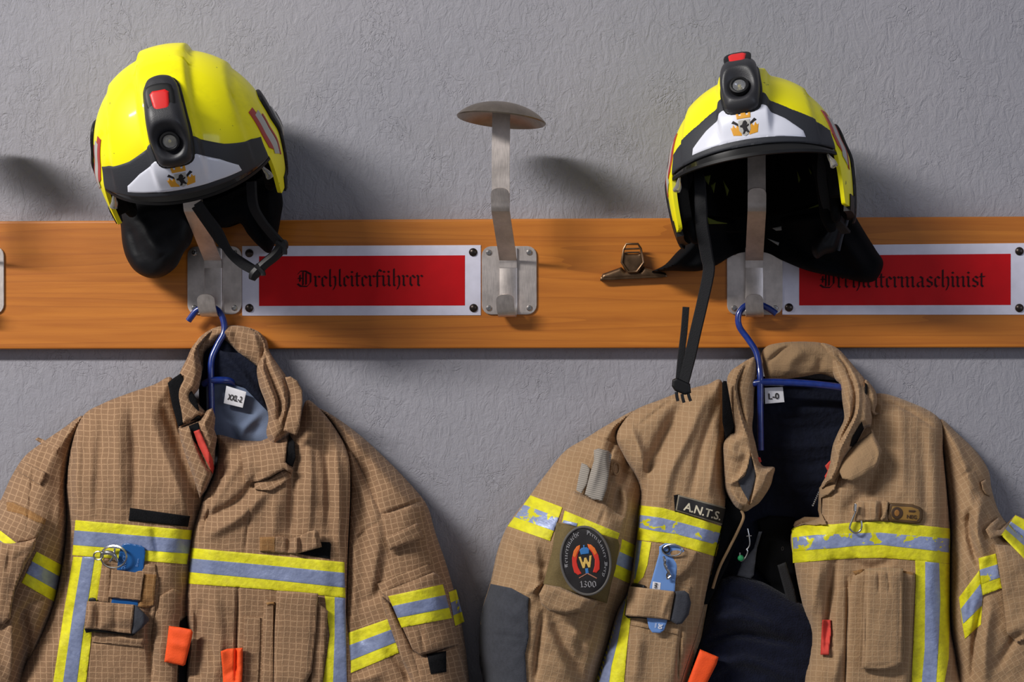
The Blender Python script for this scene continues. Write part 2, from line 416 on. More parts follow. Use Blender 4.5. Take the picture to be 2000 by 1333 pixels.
BL = {
 'i': (mi(.1)+[[(.05, 1.42), (.15, 1.32)]], .42), 'n': (mi(.1)+mi(.58)+[[(.1, .78), (.5, .98)]], .92),
 'm': (mi(.1)+mi(.56)+mi(1.02)+[[(.1, .78), (.48, .98)], [(.56, .78), (.94, .98)]], 1.36),
 'u': (mi(.1)+mi(.58)+[[(.18, .03), (.58, .25)]], .92), 'r': (mi(.1)+[[(.1, .78), (.36, 1.0), (.48, .88)]], .62),
 'e': ([[(.08, .85), (.08, .18), (.22, 0), (.5, .2)], [(.08, .85), (.26, 1.0), (.48, .78), (.1, .5)]], .66),
 'h': ([[(.1, 1.65), (.1, .1), (.2, 0)], [(.1, .78), (.46, .98), (.58, .82), (.58, .1), (.4, -.32)]], .86),
 'l': ([[(.1, 1.65), (.1, .15), (.22, 0)]], .42), 't': ([[(.12, 1.3), (.12, .15), (.24, 0), (.4, .12)], [(-.04, .98), (.4, .98)]], .52),
 'f': ([[(.12, -.1), (.12, 1.35), (.27, 1.58), (.48, 1.42)], [(-.04, .95), (.42, .95)]], .56),
 'a': ([[(.1, .85), (.3, 1.0), (.5, .85), (.5, .1), (.62, 0)], [(.5, .55), (.12, .42), (.06, .18), (.2, 0), (.48, .18)]], .84),
 's': ([[(.48, .85), (.28, 1.0), (.08, .8), (.12, .6), (.46, .4), (.48, .15), (.3, 0), (.05, .12)]], .68),
 'c': ([[(.46, .84), (.26, 1), (.08, .8), (.08, .2), (.22, 0), (.46, .15)]], .62),
 'w': (mi(.1)+mi(.52)+mi(.94)+[[(.15, .03), (.5, .2)], [(.57, .03), (.9, .2)], [(.1, 1.0), (.0, 1.2)]], 1.26),
 'z': ([[(.06, .95), (.46, .95), (.1, .5), (.46, .3), (.4, -.1), (.1, -.3)]], .64),
 'g': ([[(.5, .95), (.2, .98), (.08, .8), (.1, .2), (.28, 0), (.5, .2)], [(.5, 1.0), (.5, -.1), (.3, -.4), (.02, -.3)]], .76),
 'D': ([[(.35, 1.42), (.35, .15)], [(-.1, 1.2), (.12, 1.5), (.55, 1.5), (1.02, 1.2), (1.02, .4), (.72, .0), (.15, .02), (-.12, .25)], [(.62, 1.3), (.62, .2)], [(.08, 1.1), (.08, .5)], [(-.08, .8), (.3, .8)]], 1.36),
 'F': ([[(.3, 1.35), (.3, .3), (.0, .0)], [(-.05, 1.25), (.2, 1.5), (.8, 1.4)], [(.1, .8), (.65, .85)], [(.55, 1.4), (.55, .1)]], .95),
 'P': ([[(.25, 1.5), (.25, -.1)], [(-.05, 1.2), (.2, 1.5), (.75, 1.35), (.8, .9), (.6, .6), (.25, .6)], [(.5, 1.3), (.5, .75)]], .98),
 'B': ([[(.25, 1.4), (.25, .05)], [(-.05, 1.2), (.2, 1.5), (.7, 1.35), (.7, 1.0), (.3, .8), (.8, .65), (.82, .3), (.55, 0), (-.05, .05)], [(.5, 1.25), (.5, .2)]], 1.05),
 '1': ([[(.0, 1.0), (.22, 1.3), (.22, .05)], [(.05, .0), (.42, .05)]], .55),
 '3': ([[(.05, 1.15), (.3, 1.3), (.5, 1.05), (.2, .72), (.52, .4), (.3, 0), (.02, .12)]], .7),
 '0': ([[(.3, 1.3), (.08, 1.05), (.08, .25), (.3, 0), (.55, .25), (.55, 1.05), (.3, 1.3)]], .76), ' ': ([], .5)}
BL['ü'] = (BL['u'][0]+[[(.1, 1.42), (.2, 1.32)], [(.5, 1.42), (.6, 1.32)]], .92)
def blackletter(s, nib=0.085, ang=38):
    """quads of a broad-nib pen writing s; x height is 1"""
    nv = np.array([math.cos(math.radians(ang)), math.sin(math.radians(ang))])*nib; x = 0; V = []; F = []
    for ch in s:
        st, adv = BL[ch]
        for pl in st:
            for a, b in zip(pl[:-1], pl[1:]):
                a = np.array(a)+(x, 0); b = np.array(b)+(x, 0); k = len(V)
                d = b-a; L = np.linalg.norm(d); d = d/L*0.02
                V += [a-nv-d, a+nv-d, b+nv+d, b-nv+d]; F.append((k, k+1, k+2, k+3))
        x += adv
    return np.array(V), F, x
def print_black(name, s, mapf, m, parent, nib=0.085):
    V, F, L = blackletter(s, nib); n = len(V)
    jit = np.repeat(np.arange(len(F)) % 7, 4)*0.00002
    X, Y = mapf(V[:, 0], V[:, 1], L)
    return X, Y, F, jit
# ------------------------------------------------------------ wall
def box(name, lo, hi, m, parent=None, bevel=0.0):
    bm = bmesh.new(); bmesh.ops.create_cube(bm, size=1)
    for v in bm.verts: v.co = Vector([lo[i]+(v.co[i]+.5)*(hi[i]-lo[i]) for i in range(3)])
    if bevel: bmesh.ops.bevel(bm, geom=bm.edges[:], offset=bevel, segments=3, affect='EDGES', profile=0.6)
    if parent is not None: bmesh.ops.translate(bm, verts=bm.verts, vec=-Vector(root_loc(parent)))
    me = bpy.data.meshes.new(name); bm.to_mesh(me); bm.free(); me.materials.append(m)
    o = bpy.data.objects.new(name, me); COL.objects.link(o)
    if parent: o.parent = parent
    return o
def plaster():
    m = mat('grey_plaster', (172, 172, 181), 0.8, spec=0.35); n = NT(m); o = n.obj()
    c = n.mix(n.ramp(n.noise(o, 2.2, 4), 0.3, 0.7), lin((143, 143, 151)), lin((155, 153, 160)))
    c = n.mix(n.math('MULTIPLY', n.ramp(n.noise(o, 260, 2), 0.62, 0.8), 0.25), c, lin((96, 96, 102)))
    n.lk(c, n.b.inputs['Base Color'])
    # trowel ripples: two warped noises, plus small curved scratches
    st = n.new('ShaderNodeMapping'); st.inputs['Rotation'].default_value = (0, 0.5, 0); st.inputs['Scale'].default_value = (1.0, 1, 0.55)
    n.lk(o, st.inputs[0])
    h1 = n.noise(st.outputs[0], 75, 5, 0.62, 1.3)
    v = n.new('ShaderNodeTexNoise', i_Scale=26.0, i_Detail=2.0, i_Distortion=2.6); n.lk(o, v.inputs['Vector'])
    r = n.math('ABSOLUTE', n.math('SUBTRACT', v.outputs['Fac'], 0.5)); r = n.math('SUBTRACT', 1.0, n.ramp(r, 0.0, 0.022))
    mask = n.ramp(n.noise(o, 13, 3), 0.5, 0.62)
    sc = n.math('MULTIPLY', r, mask)
    p = n.bump(h1, 0.6, 0.0042)
    p = n.bump(n.noise(o, 330, 3, 0.6), 0.45, 0.0011, p)
    x = n.new('ShaderNodeBump', i_Strength=0.5, i_Distance=0.0016, invert=True); n.lk(sc, x.inputs['Height']); n.lk(p, x.inputs['Normal'])
    n.lk(x.outputs[0], n.b.inputs['Normal'])
    return m
wall = box('wall_back', (-3.2, 0.0, 0.0), (3.2, 0.12, 3.1), plaster()); wall['kind'] = 'structure'
fl = box('floor', (-3.2, -4.5, -0.1), (3.2, 0.12, 0.0), mat('grey_floor', (96, 94, 92), 0.6, noise=0.1, nscale=8)); fl['kind'] = 'structure'

# ------------------------------------------------------------ pine board
def wood():
    m = mat('varnished_pine', (206, 136, 62), 0.42, spec=0.5, coat=0.15); n = NT(m); o = n.obj()
    mp = n.new('ShaderNodeMapping'); mp.inputs['Scale'].default_value = (1.1, 1, 24); n.lk(o, mp.inputs[0])
    g = n.noise(mp.outputs[0], 3.2, 5, 0.6, 0.6)
    mp2 = n.new('ShaderNodeMapping'); mp2.inputs['Scale'].default_value = (0.32, 1, 9.0); n.lk(o, mp2.inputs[0])
    wv = n.new('ShaderNodeTexNoise', i_Scale=2.4, i_Detail=1.5, i_Distortion=0.35); n.lk(mp2.outputs[0], wv.inputs['Vector'])
    rings = n.math('FRACT', n.math('MULTIPLY', wv.outputs['Fac'], 9.0))
    rings = n.math('POWER', rings, 3.0)
    c = n.mix(n.ramp(g, 0.3, 0.72), lin((200, 122, 38)), lin((176, 100, 26)))
    c = n.mix(n.math('MULTIPLY', rings, 0.34), c, lin((134, 66, 12)))
    # knots
    vo = n.new('ShaderNodeTexVoronoi', i_Scale=2.3); mk3 = n.new('ShaderNodeMapping'); mk3.inputs['Scale'].default_value = (1.6, 1, 3.1); mk3.inputs['Location'].default_value = (0.37, 0, 0.21); n.lk(o, mk3.inputs[0]); n.lk(mk3.outputs[0], vo.inputs['Vector'])
    kn = n.math('SUBTRACT', 1.0, n.ramp(vo.outputs['Distance'], 0.012, 0.035))
    c = n.mix(n.math('MULTIPLY', kn, 0.8), c, lin((112, 58, 24)))
    n.lk(c, n.b.inputs['Base Color'])
    p = n.bump(g, 0.12, 0.001); n.bump(n.noise(o, 500, 2), 0.08, 0.0005, p)
    return m
WOOD = wood()
zt = float(P(1000, 427.5, 0.022)[2]); zb = float(P(1000, 681, 0.022)[2])
board = box('coat_rack_board', (-1.6, -0.022, zb), (1.6, -0.0006, zt), WOOD, None, 0.0035)
board['label'] = 'long orange-varnished pine board fixed across the grey plaster wall'; board['category'] = 'board'
BD = 0.022

# ------------------------------------------------------------ coat and helmet holders
def brushed(name, col, rough):
    m = mat(name, col, rough, 1.0); n = NT(m); o = n.obj()
    mp = n.new('ShaderNodeMapping'); mp.inputs['Scale'].default_value = (14, 6, 1); n.lk(o, mp.inputs[0])
    f = n.noise(mp.outputs[0], 60, 4)
    r = n.new('ShaderNodeMapRange', i_3=rough-0.08, i_4=rough+0.14); n.lk(f, r.inputs[0]); n.lk(r.outputs[0], n.b.inputs['Roughness'])
    d = n.ramp(n.noise(o, 28, 5, 0.65), 0.35, 0.7)
    n.lk(n.mix(d, lin(col), lin(tuple(v*0.82 for v in col))), n.b.inputs['Base Color'])
    n.bump(f, 0.12, 0.0005)
    return m
STEEL = brushed('brushed_steel', (222, 212, 206), 0.42); STEELD = brushed('cast_steel_dome', (172, 160, 146), 0.38)
STRIP_W = 0.0255
def plate_shape(cx, cy, w, h, ch):
    x0, x1, y0, y1 = cx-w/2, cx+w/2, cy-h/2, cy+h/2
    pts = []
    for (ax, ay, sx, sy) in ((x0, y0, 1, 1), (x1, y0, -1, 1), (x1, y1, -1, -1), (x0, y1, 1, -1)):
        c = (ax+sx*ch, ay+sy*ch)
        for k in range(5):
            t = math.pi/2*k/4
            pts.append((c[0]-sx*ch*math.cos(t), c[1]-sy*ch*math.sin(t)))
        if sx*sy < 0: pts[-5:] = pts[-5:][::-1]
    return pts
def strip(name, pts, w, th, parent, roundend=False, m=None):
    """bent flat bar; pts are world points running along the bar, bar width along x"""
    p = catmull(pts, 8, False); N = len(p); wid = np.full(N, w)
    if roundend:
        L = np.concatenate([[0], np.cumsum(np.linalg.norm(np.diff(p, axis=0), axis=1))]); e = L[-1]-L
        R = w*0.5; k = e < R*0.8
        p2 = []; w2 = []
        for i in range(N):
            if not k[i]: p2.append(p[i]); w2.append(w)
        i0 = int(np.argmax(k)); a = p[i0-1] if i0 else p[0]; b = p[-1]
        for t in np.linspace(0.08, 1, 9):
            p2.append(a+(b-a)*t); w2.append(w*math.sqrt(max(0.02, 1-(t*0.97)**3)))
        p = np.array(p2); wid = np.array(w2); N = len(p)
    T = frames(p); V = []
    for i in range(N):
        t = T[i]; a = np.array([1.0, 0, 0]); a = a-t*t[0]; a /= np.linalg.norm(a); b = np.cross(t, a)
        for u, v in ((-.5, -.5), (-.5, .3), (-.46, .5), (.46, .5), (.5, .3), (.5, -.5)): V.append(p[i]+a*u*wid[i]+b*v*th)
    F = [(i*6+k, i*6+(k+1) % 6, (i+1)*6+(k+1) % 6, (i+1)*6+k) for i in range(N-1) for k in range(6)]
    F += [tuple(range(6))[::-1], tuple((N-1)*6+k for k in range(6))]
    return mk(name, V, F, m or STEEL, parent, angle=35)
def screw(px, py, d, r, parent, m, name='screw', slot=True):
    c = P(px, py, d)
    o = lathe(name, [(0, 0.0018), (r*0.25, 0.0018), (r*0.3, 0.0010), (r*0.42, 0.0010), (r*0.46, 0.0019), (r*0.8, 0.0014), (r, 0.0002), (r, -0.001), (0, -0.001)] if slot
              else [(0, r*0.62), (r*0.4, r*0.58), (r*0.75, r*0.4), (r*0.97, r*0.15), (r, -0.001), (0, -0.001)], c, (0, -1, 0), m, parent, 16)
    return o
def bend(c, rr): pass
def holder(cx, name_label, dome=(None, None), seed=0, cy=548, lean=0.0):
    """cx: px of the plate centre at the wall"""
    base = P(cx, cy, BD)
    t = thing('helmet_and_coat_holder', name_label, 'coat hook', base.tolist(), 'steel holders on the board')
    X, _, Z = base; s = MM*(DIST-BD)/DIST
    w, h = 108*s, 134*s
    sh = plate_shape(0, 0, w, h, 0.0135)
    extrude_poly('back_plate', [(X+x, -BD-0.0004, Z+z) for x, z in sh], (0, -1, 0), 0.0026, STEEL, t, 0.0006)
    y0 = -BD-0.003
    for sx in (-1, 1):
        for sz in (-1, 1):
            o = lathe('screw', [(0, 0.0012), (0.0009, 0.0012), (0.0012, 0.0006), (0.0017, 0.0006), (0.0019, 0.0016), (0.0034, 0.0013), (0.0043, 0.0003), (0.0043, -0.0015), (0, -0.0015)],
                      (X+sx*0.0295, y0-0.0004, Z+sz*0.0405), (0, -1, 0), M['steel'], t, 14)
    xs = X-0.001
    # coat hook strip: down the plate, round the bottom, back up in front
    yf = y0-0.0022
    strip('coat_hook', [(xs, yf, Z+0.047), (xs, yf, Z+0.02), (xs, yf, Z-0.02), (xs, yf, Z-0.038), (xs, yf-0.004, Z-0.0475), (xs, yf-0.012, Z-0.0520), (xs, yf-0.0225, Z-0.0480), (xs-0.001, yf-0.0270, Z-0.038), (xs-0.0015, yf-0.0310, Z-0.021)], STRIP_W, 0.003, t, True)
    # upper arm, sloping out and up, then a short upright end with a rounded top
    zt_ = float(P(cx, 410, 0.117)[2]); ztt = float(P(cx, 368, 0.117)[2]); zr = float(P(cx, 505, 0.028)[2])
    L = lean
    strip('arm', [(xs, yf-0.0005, Z+0.018), (xs, yf-0.001, zr-0.004), (xs, yf-0.004, zr), (xs+L*.5, -0.068, (zr*0.55+zt_*0.45)-0.001), (xs+L, -0.109, zt_-0.006), (xs+L, -0.1165, zt_+0.001), (xs+L, -0.1195, zt_+0.012), (xs+L, -0.1245, ztt)], STRIP_W, 0.003, t, True)
    ztop = float(P(cx, 205, 0.110)[2])
    strip('stem', [(xs+L, -0.1135, zt_), (xs+L, -0.1125, zt_+0.04), (xs+L, -0.112, (zt_+ztop)/2), (xs+L+0.001, -0.111, ztop-0.004)], STRIP_W*0.98, 0.003, t)
    tilt = Vector((0.085, 0.045, 1)).normalized()
    pr = []
    R = 0.0625; H = 0.024
    for k in range(15):
        a = k/14; pr.append((R*math.sin(a*1.15)/math.sin(1.15), H*(math.cos(a*1.15)-math.cos(1.15))/(1-math.cos(1.15))))
    pr2 = [(max(0, r-0.0012), z-0.0016) for r, z in pr[::-1]]
    pr2[-1] = (0, pr2[-1][1])
    lathe('dome', pr+pr2, (xs+L+0.001, -0.112, ztop-H+0.003), tilt, STEELD, t, 48)
    return t
holder(-43, 'steel holder plate cut off by the left edge of the photo')
holder(420, 'steel holder carrying the left helmet and the left jacket')
holder(995, 'empty steel helmet holder with a bare round dome above the board')
holder(1474, 'steel holder carrying the right helmet and the right jacket')

# ------------------------------------------------------------ name signs
def sign(pts_out, pts_in, text, tx0, tx1, tybase, xh, screws, label, tint):
    c = np.mean(pts_out, 0); t = thing('name_sign', label, 'sign', P(c[0], c[1], BD).tolist(), 'red name signs')
    lay('sheet', pts_out, BD+0.0003, 0.0012, mat('sign_sheet', tint, 0.45, noise=0.05, nscale=60), t, step=14, rim=1)
    lay('red_field', pts_in, BD+0.0016, 0.0004, SIGNRED, t, step=14, rim=1, drop=0.0003)
    V, F, L = blackletter(text, 0.092); k = (tx1-tx0)/L
    X = tx0+V[:, 0]*k; sl = (tybase[1]-tybase[0])/(tx1-tx0); Y = tybase[0]+(X-tx0)*sl-V[:, 1]*xh
    j = np.repeat(np.arange(len(F)) % 9, 4)*0.00001
    mk('lettering', P(X, Y, np.full(len(X), BD+0.0026)+j), F, SIGNINK, t, smooth=False)
    for sx, sy in screws: screw(sx, sy, BD+0.0016, 0.0062, t, SCREWB, 'dome_screw', False)
    return t
SIGNRED = mat('sign_red', (198, 4, 16), 0.5, noise=0.06, nscale=30, spec=0.25); SIGNINK = mat('sign_ink', (44, 8, 14), 0.6, spec=0.2)
SCREWB = mat('burnished_screw', (70, 62, 58), 0.35, 0.9)
sign([(473, 481), (939, 479), (939, 616), (473, 617)], [(506, 501), (908, 499), (908, 597), (506, 598)], 'Drehleiterführer', 584, 828, (560, 558), 20.0,
     [(487, 495), (924, 493), (487, 602), (925, 602)], 'red name sign with dark blackletter word Drehleiterführer', (222, 220, 236))
sign([(1528, 480), (2014, 475), (2014, 615), (1528, 615)], [(1561, 500), (1974, 496), (1974, 596), (1561, 597)], 'Drehleitermaschinist', 1605, 1926, (562, 560), 20.0,
     [(1542, 494), (1991, 491), (1541, 601), (1991, 602)], 'red name sign reading Drehleitermaschinist, half hidden by black neck cloth', (222, 220, 236))

# ------------------------------------------------------------ bulldog clip nailed on the board
def clip():
    t = thing('bulldog_clip', 'small dark bronze bulldog clip on the board beside the right helmet', 'clip', P(1235, 512, BD).tolist())
    bz = mat('dark_bronze', (112, 88, 66), 0.36, 0.9, noise=0.3, nscale=80)
    Z = lambda a: [(860+x*.39, 160+y*.39) for x, y in a]
    lay('jaw', Z([(800, 994), (812, 962), (905, 928), (925, 950), (1000, 950), (1020, 925), (1128, 958), (1136, 978)]), BD+0.006, 0.003, bz, t, step=2, rim=3, puff=0.004, R=9, drop=0.006)
    lay('jaw_lip', Z([(800, 996), (804, 978), (1132, 962), (1136, 980)]), BD+0.010, 0.002, bz, t, step=2, rim=2, drop=0.004)
    lay('spring_plate', Z([(905, 905), (912, 850), (940, 862), (990, 862), (1010, 850), (1022, 905), (1000, 950), (985, 960), (940, 960), (925, 948)]), BD+0.010, 0.003, bz, t, step=2, rim=2, puff=0.002, R=12, drop=0.008)
    p = Z([(908, 905), (918, 838), (932, 812), (990, 812), (1004, 835), (1018, 905), (985, 950), (940, 952)])
    tube('wire_handle', [P(x, y, BD+0.0165) for x, y in p], 0.0017, bz, t, 8, False, closed=True)
    for a, b in (((918, 838), (1004, 835)), ((925, 856), (998, 854))):
        (x0, y0), (x1, y1) = Z([a, b]); tube('cross_bar', [P(x0, y0, BD+0.0158), P(x1, y1, BD+0.0158)], 0.0013, bz, t, 8, False)
    return t
clip()
# ------------------------------------------------------------ helmets
HA, HB, HC = 0.1245, 0.134, 0.135
def hel_shell(az, psi, off=0.0):
    """helmet shell; az degrees from the face (positive to the photo's right), psi degrees from the crown; local metres"""
    az = np.radians(np.asarray(az, float)); ps = np.radians(np.asarray(psi, float))
    up = ps <= math.pi/2; e = np.where(up, 0, ps-math.pi/2)
    hf = np.where(up, np.sin(np.minimum(ps, math.pi/2))**0.97, 1-0.17*e**2); z = np.where(up, HC*np.cos(np.minimum(ps, math.pi/2)), -HC*e)
    sx, cy = np.sin(az), np.cos(az)
    x = HA*hf*sx; y = -HB*hf*cy
    back = np.where(cy < 0, 1.0, 0.0); y = y*(1+0.06*back*(1-np.cos(ps)**2))
    # outward normal of the plain form
    nx = x/HA**2; ny = y/HB**2; nz = np.where(up, z/HC**2, 0.25*z/HC**2); L = np.sqrt(nx*nx+ny*ny+nz*nz)+1e-12
    nx, ny, nz = nx/L, ny/L, nz/L
    # raised centre ridge that runs over the crown, and flat side wings
    h = 0.0090*(1-sstep((np.abs(x)-0.027)/0.008))*sstep((np.abs(z)/HC-0.05)/0.3)*np.where(z > 0, 1, 0)
    h = h-0.0040*sstep((np.abs(x)-(0.078+0.20*np.maximum(0, -y-0.05)))/0.006)*np.where(y > -0.115, 1, 0.3)*sstep((z-0.0)/0.03)
    h = h+off
    return np.stack([x+nx*h, y+ny*h, z+nz*h], -1), np.stack([nx, ny, nz], -1)
def hel_front(x, el, off=0.0):
    x = np.asarray(x, float); el = np.asarray(el, float); psi = 90-el
    ps = np.radians(psi); hf = np.where(psi <= 90, np.sin(np.minimum(ps, math.pi/2))**0.97, 1-0.17*(ps-math.pi/2)**2)
    az = np.degrees(np.arcsin(np.clip(x/(HA*hf), -0.999, 0.999)))
    return hel_shell(az, psi, off)[0]
def psi_low(az):
    a = abs(az); brow = 87.5+1.5*(a/60)**2
    ear = brow+(119-brow)*float(sstep((a-60)/9)); 
    return ear-13.0*float(sstep((a-100)/30))
class Helmet:
    def __init__(s, label, loc, yaw, pitch, roll):
        s.t = thing('fire_helmet', label, 'helmet', loc.tolist(), 'yellow fire helmets on the dome holders')
        R = Matrix.Rotation(math.radians(roll), 3, 'Y') @ Matrix.Rotation(math.radians(yaw), 3, 'Z') @ Matrix.Rotation(math.radians(pitch), 3, 'X')
        s.R = np.array(R); s.loc = np.array(loc)
    def w(s, v): return np.asarray(v) @ s.R.T+s.loc
    def grid(s, name, az, lowf, m, off_out, off_in, top=0.0, n=44, label=None, uv=False):
        V = []; na = len(az)
        for lay_ in (off_out, off_in):
            for a in az:
                lo = lowf(a); ps = top+(lo-top)*np.linspace(0, 1, n)**0.9
                # rounded lower rim
                V.append(hel_shell(np.full(n, a), ps, lay_)[0])
        V = np.array(V).reshape(2, na, n, 3)
        closed = abs((az[-1]-az[0])-360) < 20
        idx = lambda l, i, j: (l*na+(i % na))*n+j
        F = []
        for i in range(na if closed else na-1):
            for j in range(n-1):
                F.append((idx(0, i, j), idx(0, i+1, j), idx(0, i+1, j+1), idx(0, i, j+1)))
                F.append((idx(1, i, j+1), idx(1, i+1, j+1), idx(1, i+1, j), idx(1, i, j)))
            F.append((idx(0, i, n-1), idx(0, i+1, n-1), idx(1, i+1, n-1), idx(1, i, n-1)))
        if not closed:
            for i in (0, na-1):
                for j in range(n-1): F.append((idx(0, i, j), idx(0, i, j+1), idx(1, i, j+1), idx(1, i, j)))
            for i in range(na-1):
                if top > 0: F.append((idx(1, i, 0), idx(1, i+1, 0), idx(0, i+1, 0), idx(0, i, 0)))
        o = mk(name, s.w(V.reshape(-1, 3)), F, m, s.t, angle=50, label=label)
        bm = bmesh.new(); bm.from_mesh(o.data); bmesh.ops.remove_doubles(bm, verts=bm.verts, dist=1e-5); bmesh.ops.recalc_face_normals(bm, faces=bm.faces); bm.to_mesh(o.data); bm.free()
        return o
    def patch(s, name, pts, mapf, th, m, base=0.0, rim=0.15, puff=0.0, R=1, step=None, smooth=False, label=None, thf=None, sx=1.0, parent=None):
        """piece on the shell; pts in the (u,v) of mapf; sx scales u so that both axes are alike for edge distances"""
        raw = np.asarray(pts, float)*(sx, 1); poly = catmull(raw, 6) if smooth else raw
        q, f, d, E = grid_fill(poly, step or 1.0, raw if not smooth else raw[:0]); n = len(q)
        h = base+th*(0.4+0.6*prof(d/rim))+puff*prof(d/R)
        if thf is not None: h = h+thf(q[:, 0]/sx, q[:, 1])*prof(d/R)
        V = np.vstack([mapf(q[:, 0]/sx, q[:, 1], h), mapf(q[:, 0]/sx, q[:, 1], np.full(n, base-0.0006))])
        F = f.tolist()+(f[:, ::-1]+n).tolist()+[(v, u, u+n, v+n) for u, v in E]
        uvs = q/10.0
        return mk(name, s.w(V), F, m, s.t if parent is None else parent, np.vstack([uvs, uvs]), angle=50, label=label)
YEL = mat('fluorescent_helmet_yellow', (255, 244, 0), 0.42, spec=0.25, coat=0.35)
def yel():
    n = NT(YEL); o = n.obj()
    f = n.noise(o, 9, 5, 0.7, 0.4); c = n.mix(n.ramp(f, 0.55, 0.85), lin((255, 245, 0)), lin((216, 208, 6)))
    s = n.math('MULTIPLY', n.math('GREATER_THAN', n.noise(o, 95, 3, 0.6), 0.72), 0.7)
    c = n.mix(s, c, lin((88, 88, 30))); n.lk(c, n.b.inputs['Base Color'])
    n.b.inputs['Coat Roughness'].default_value = 0.10
    r = n.new('ShaderNodeMapRange', i_3=0.42, i_4=0.6); n.lk(n.noise(o, 30, 4), r.inputs[0]); n.lk(r.outputs[0], n.b.inputs['Roughness'])
yel()
BAND = mat('dark_grey_rubber', (44, 46, 52), 0.6, bump=0.2, bscale=500)
LAMP = mat('lamp_housing', (42, 42, 46), 0.45, bump=0.3, bscale=900, bdist=0.0006)
REDB = mat('red_button', (220, 30, 28), 0.4); WPL = mat('white_reflective_plate', (226, 228, 240), 0.28, noise=0.03, coat=0.3)
LINER = mat('black_foam_liner', (8, 8, 9), 0.9, bump=0.4, spec=0.15); SMOKE = mat('smoked_visor', (26, 25, 24), 0.16, coat=0.6)
CLEAR = mat('clear_tab', (200, 196, 190), 0.15); CLEAR.node_tree.nodes['Principled BSDF'].inputs['Transmission Weight'].default_value = 0.7
GLASS = mat('lamp_glass', (230, 232, 236), 0.05); GLASS.node_tree.nodes['Principled BSDF'].inputs['Transmission Weight'].default_value = 0.9
GOLD = mat('crest_gold', (226, 160, 40), 0.5); REFL = mat('grey_reflective', (180, 178, 172), 0.4); REDS = mat('dull_red_stripe', (170, 58, 52), 0.45)
def helmet(label, cx, cy, depth, yaw, pitch, roll, lens_on):
    H = Helmet(label, P(cx, cy, depth), yaw, pitch, roll)
    az = sorted(set(list(np.arange(-180, 180, 3.0))+list(np.arange(-74, -60, 1.0))+list(np.arange(61, 75, 1.0))))
    az = np.array(az)
    H.grid('shell', az, psi_low, YEL, 0.0, -0.0055)
    H.grid('liner', az, lambda a: psi_low(a)-5.0, LINER, -0.006, -0.022)
    # black trim on the lower rear rim
    rear = np.concatenate([np.arange(76, 181, 4.0), np.arange(-180, -75, 4.0)+360])
    def g(name, azs, lo, hi, m, o0, o1):
        n = 6; V = []
        for off in (o0, o1):
            for a in azs:
                aa = a if a <= 180 else a-360
                V.append(hel_shell(np.full(n, aa), np.linspace(lo(aa), hi(aa), n), off)[0])
        V = np.array(V).reshape(-1, 3); na = len(azs); I = lambda l, i, j: (l*na+i)*n+j; F = []
        for i in range(na-1):
            for j in range(n-1):
                F += [(I(0, i, j), I(0, i+1, j), I(0, i+1, j+1), I(0, i, j+1)), (I(1, i, j+1), I(1, i+1, j+1), I(1, i+1, j), I(1, i, j))]
            F += [(I(0, i, n-1), I(0, i+1, n-1), I(1, i+1, n-1), I(1, i, n-1)), (I(0, i, 0), I(0, i+1, 0), I(1, i+1, 0), I(1, i, 0))]
        for i in (0, na-1):
            for j in range(n-1): F.append((I(0, i, j), I(0, i, j+1), I(1, i, j+1), I(1, i, j)))
        return mk(name, H.w(V), F, m, H.t, angle=50)
    g('rear_trim', rear, lambda a: psi_low(a)-7, lambda a: psi_low(a)+2.5, M['black'], 0.0016, -0.008)
    # visor parked under the brow: smoked band with a lighter lip
    va = np.arange(-66.5, 66.6, 3.5)
    dip = lambda a: 6.5*math.cos(math.radians(a)*1.25)
    g('visor', va, lambda a: psi_low(min(abs(a), 60))-2.0, lambda a: psi_low(min(abs(a), 60))+1.0+dip(a)*0.62, SMOKE, -0.0012, -0.0040)
    g('visor_rim', va, lambda a: psi_low(min(abs(a), 60))+0.7+dip(a)*0.62, lambda a: psi_low(min(abs(a), 60))+2.4+dip(a)*0.62, M['black'], -0.0004, -0.0052)
    # brow band and plate
    F_ = hel_front
    def rimel(x): return 2.5-1.5*(min(abs(math.degrees(math.asin(min(0.99, abs(x)/HA)))), 60)/60)**2
    xs = np.linspace(-0.107, 0.107, 25)
    low = [(x, rimel(x)-0.6) for x in xs]
    upr = [(0.107, 12.5), (0.096, 15.5), (0.086, 17), (0.060, 22.0), (0.032, 29.5), (0.02, 33), (-0.02, 33), (-0.032, 29.5), (-0.060, 22.0), (-0.086, 17), (-0.096, 15.5), (-0.107, 12.5)]
    H.patch('brow_band', low+upr, F_, 0.0022, BAND, 0.0004, rim=0.8, sx=420, step=0.8)
    H.patch('front_plate', [(-0.072, 4.4), (-0.04, 5.0), (0, 5.2), (0.04, 5.0), (0.072, 4.4), (0.070, 8), (0.05, 15.5), (0.024, 22.5), (-0.024, 22.5), (-0.05, 15.5), (-0.070, 8)], F_, 0.0012, WPL, 0.0024, rim=0.6, sx=420, step=0.8)
    # crest on the plate (small heraldic shield, crown, flames, axes)
    def em(name, pts, m, lift, smooth=False):
        H.patch(name, [(x*0.00088, 11.4+y*0.385) for x, y in pts], F_, 0.0003, m, 0.0037+lift, rim=0.1, sx=420, step=0.3, smooth=smooth)
    INK = M['ink']
    em('crest_flame', [(-17, -9), (-5, -11), (-6, -2), (-10, 4), (-12, -1), (-15, 5), (-17, 0), (-19, 2)], GOLD, 0)
    em('crest_flame', [(17, -9), (5, -11), (6, -2), (10, 4), (12, -1), (15, 5), (17, 0), (19, 2)], GOLD, 0)
    em('crest_shield', [(-8, 9), (8, 9), (8, -4), (4, -10), (0, -12), (-4, -10), (-8, -4)], REFL, 0.0003)
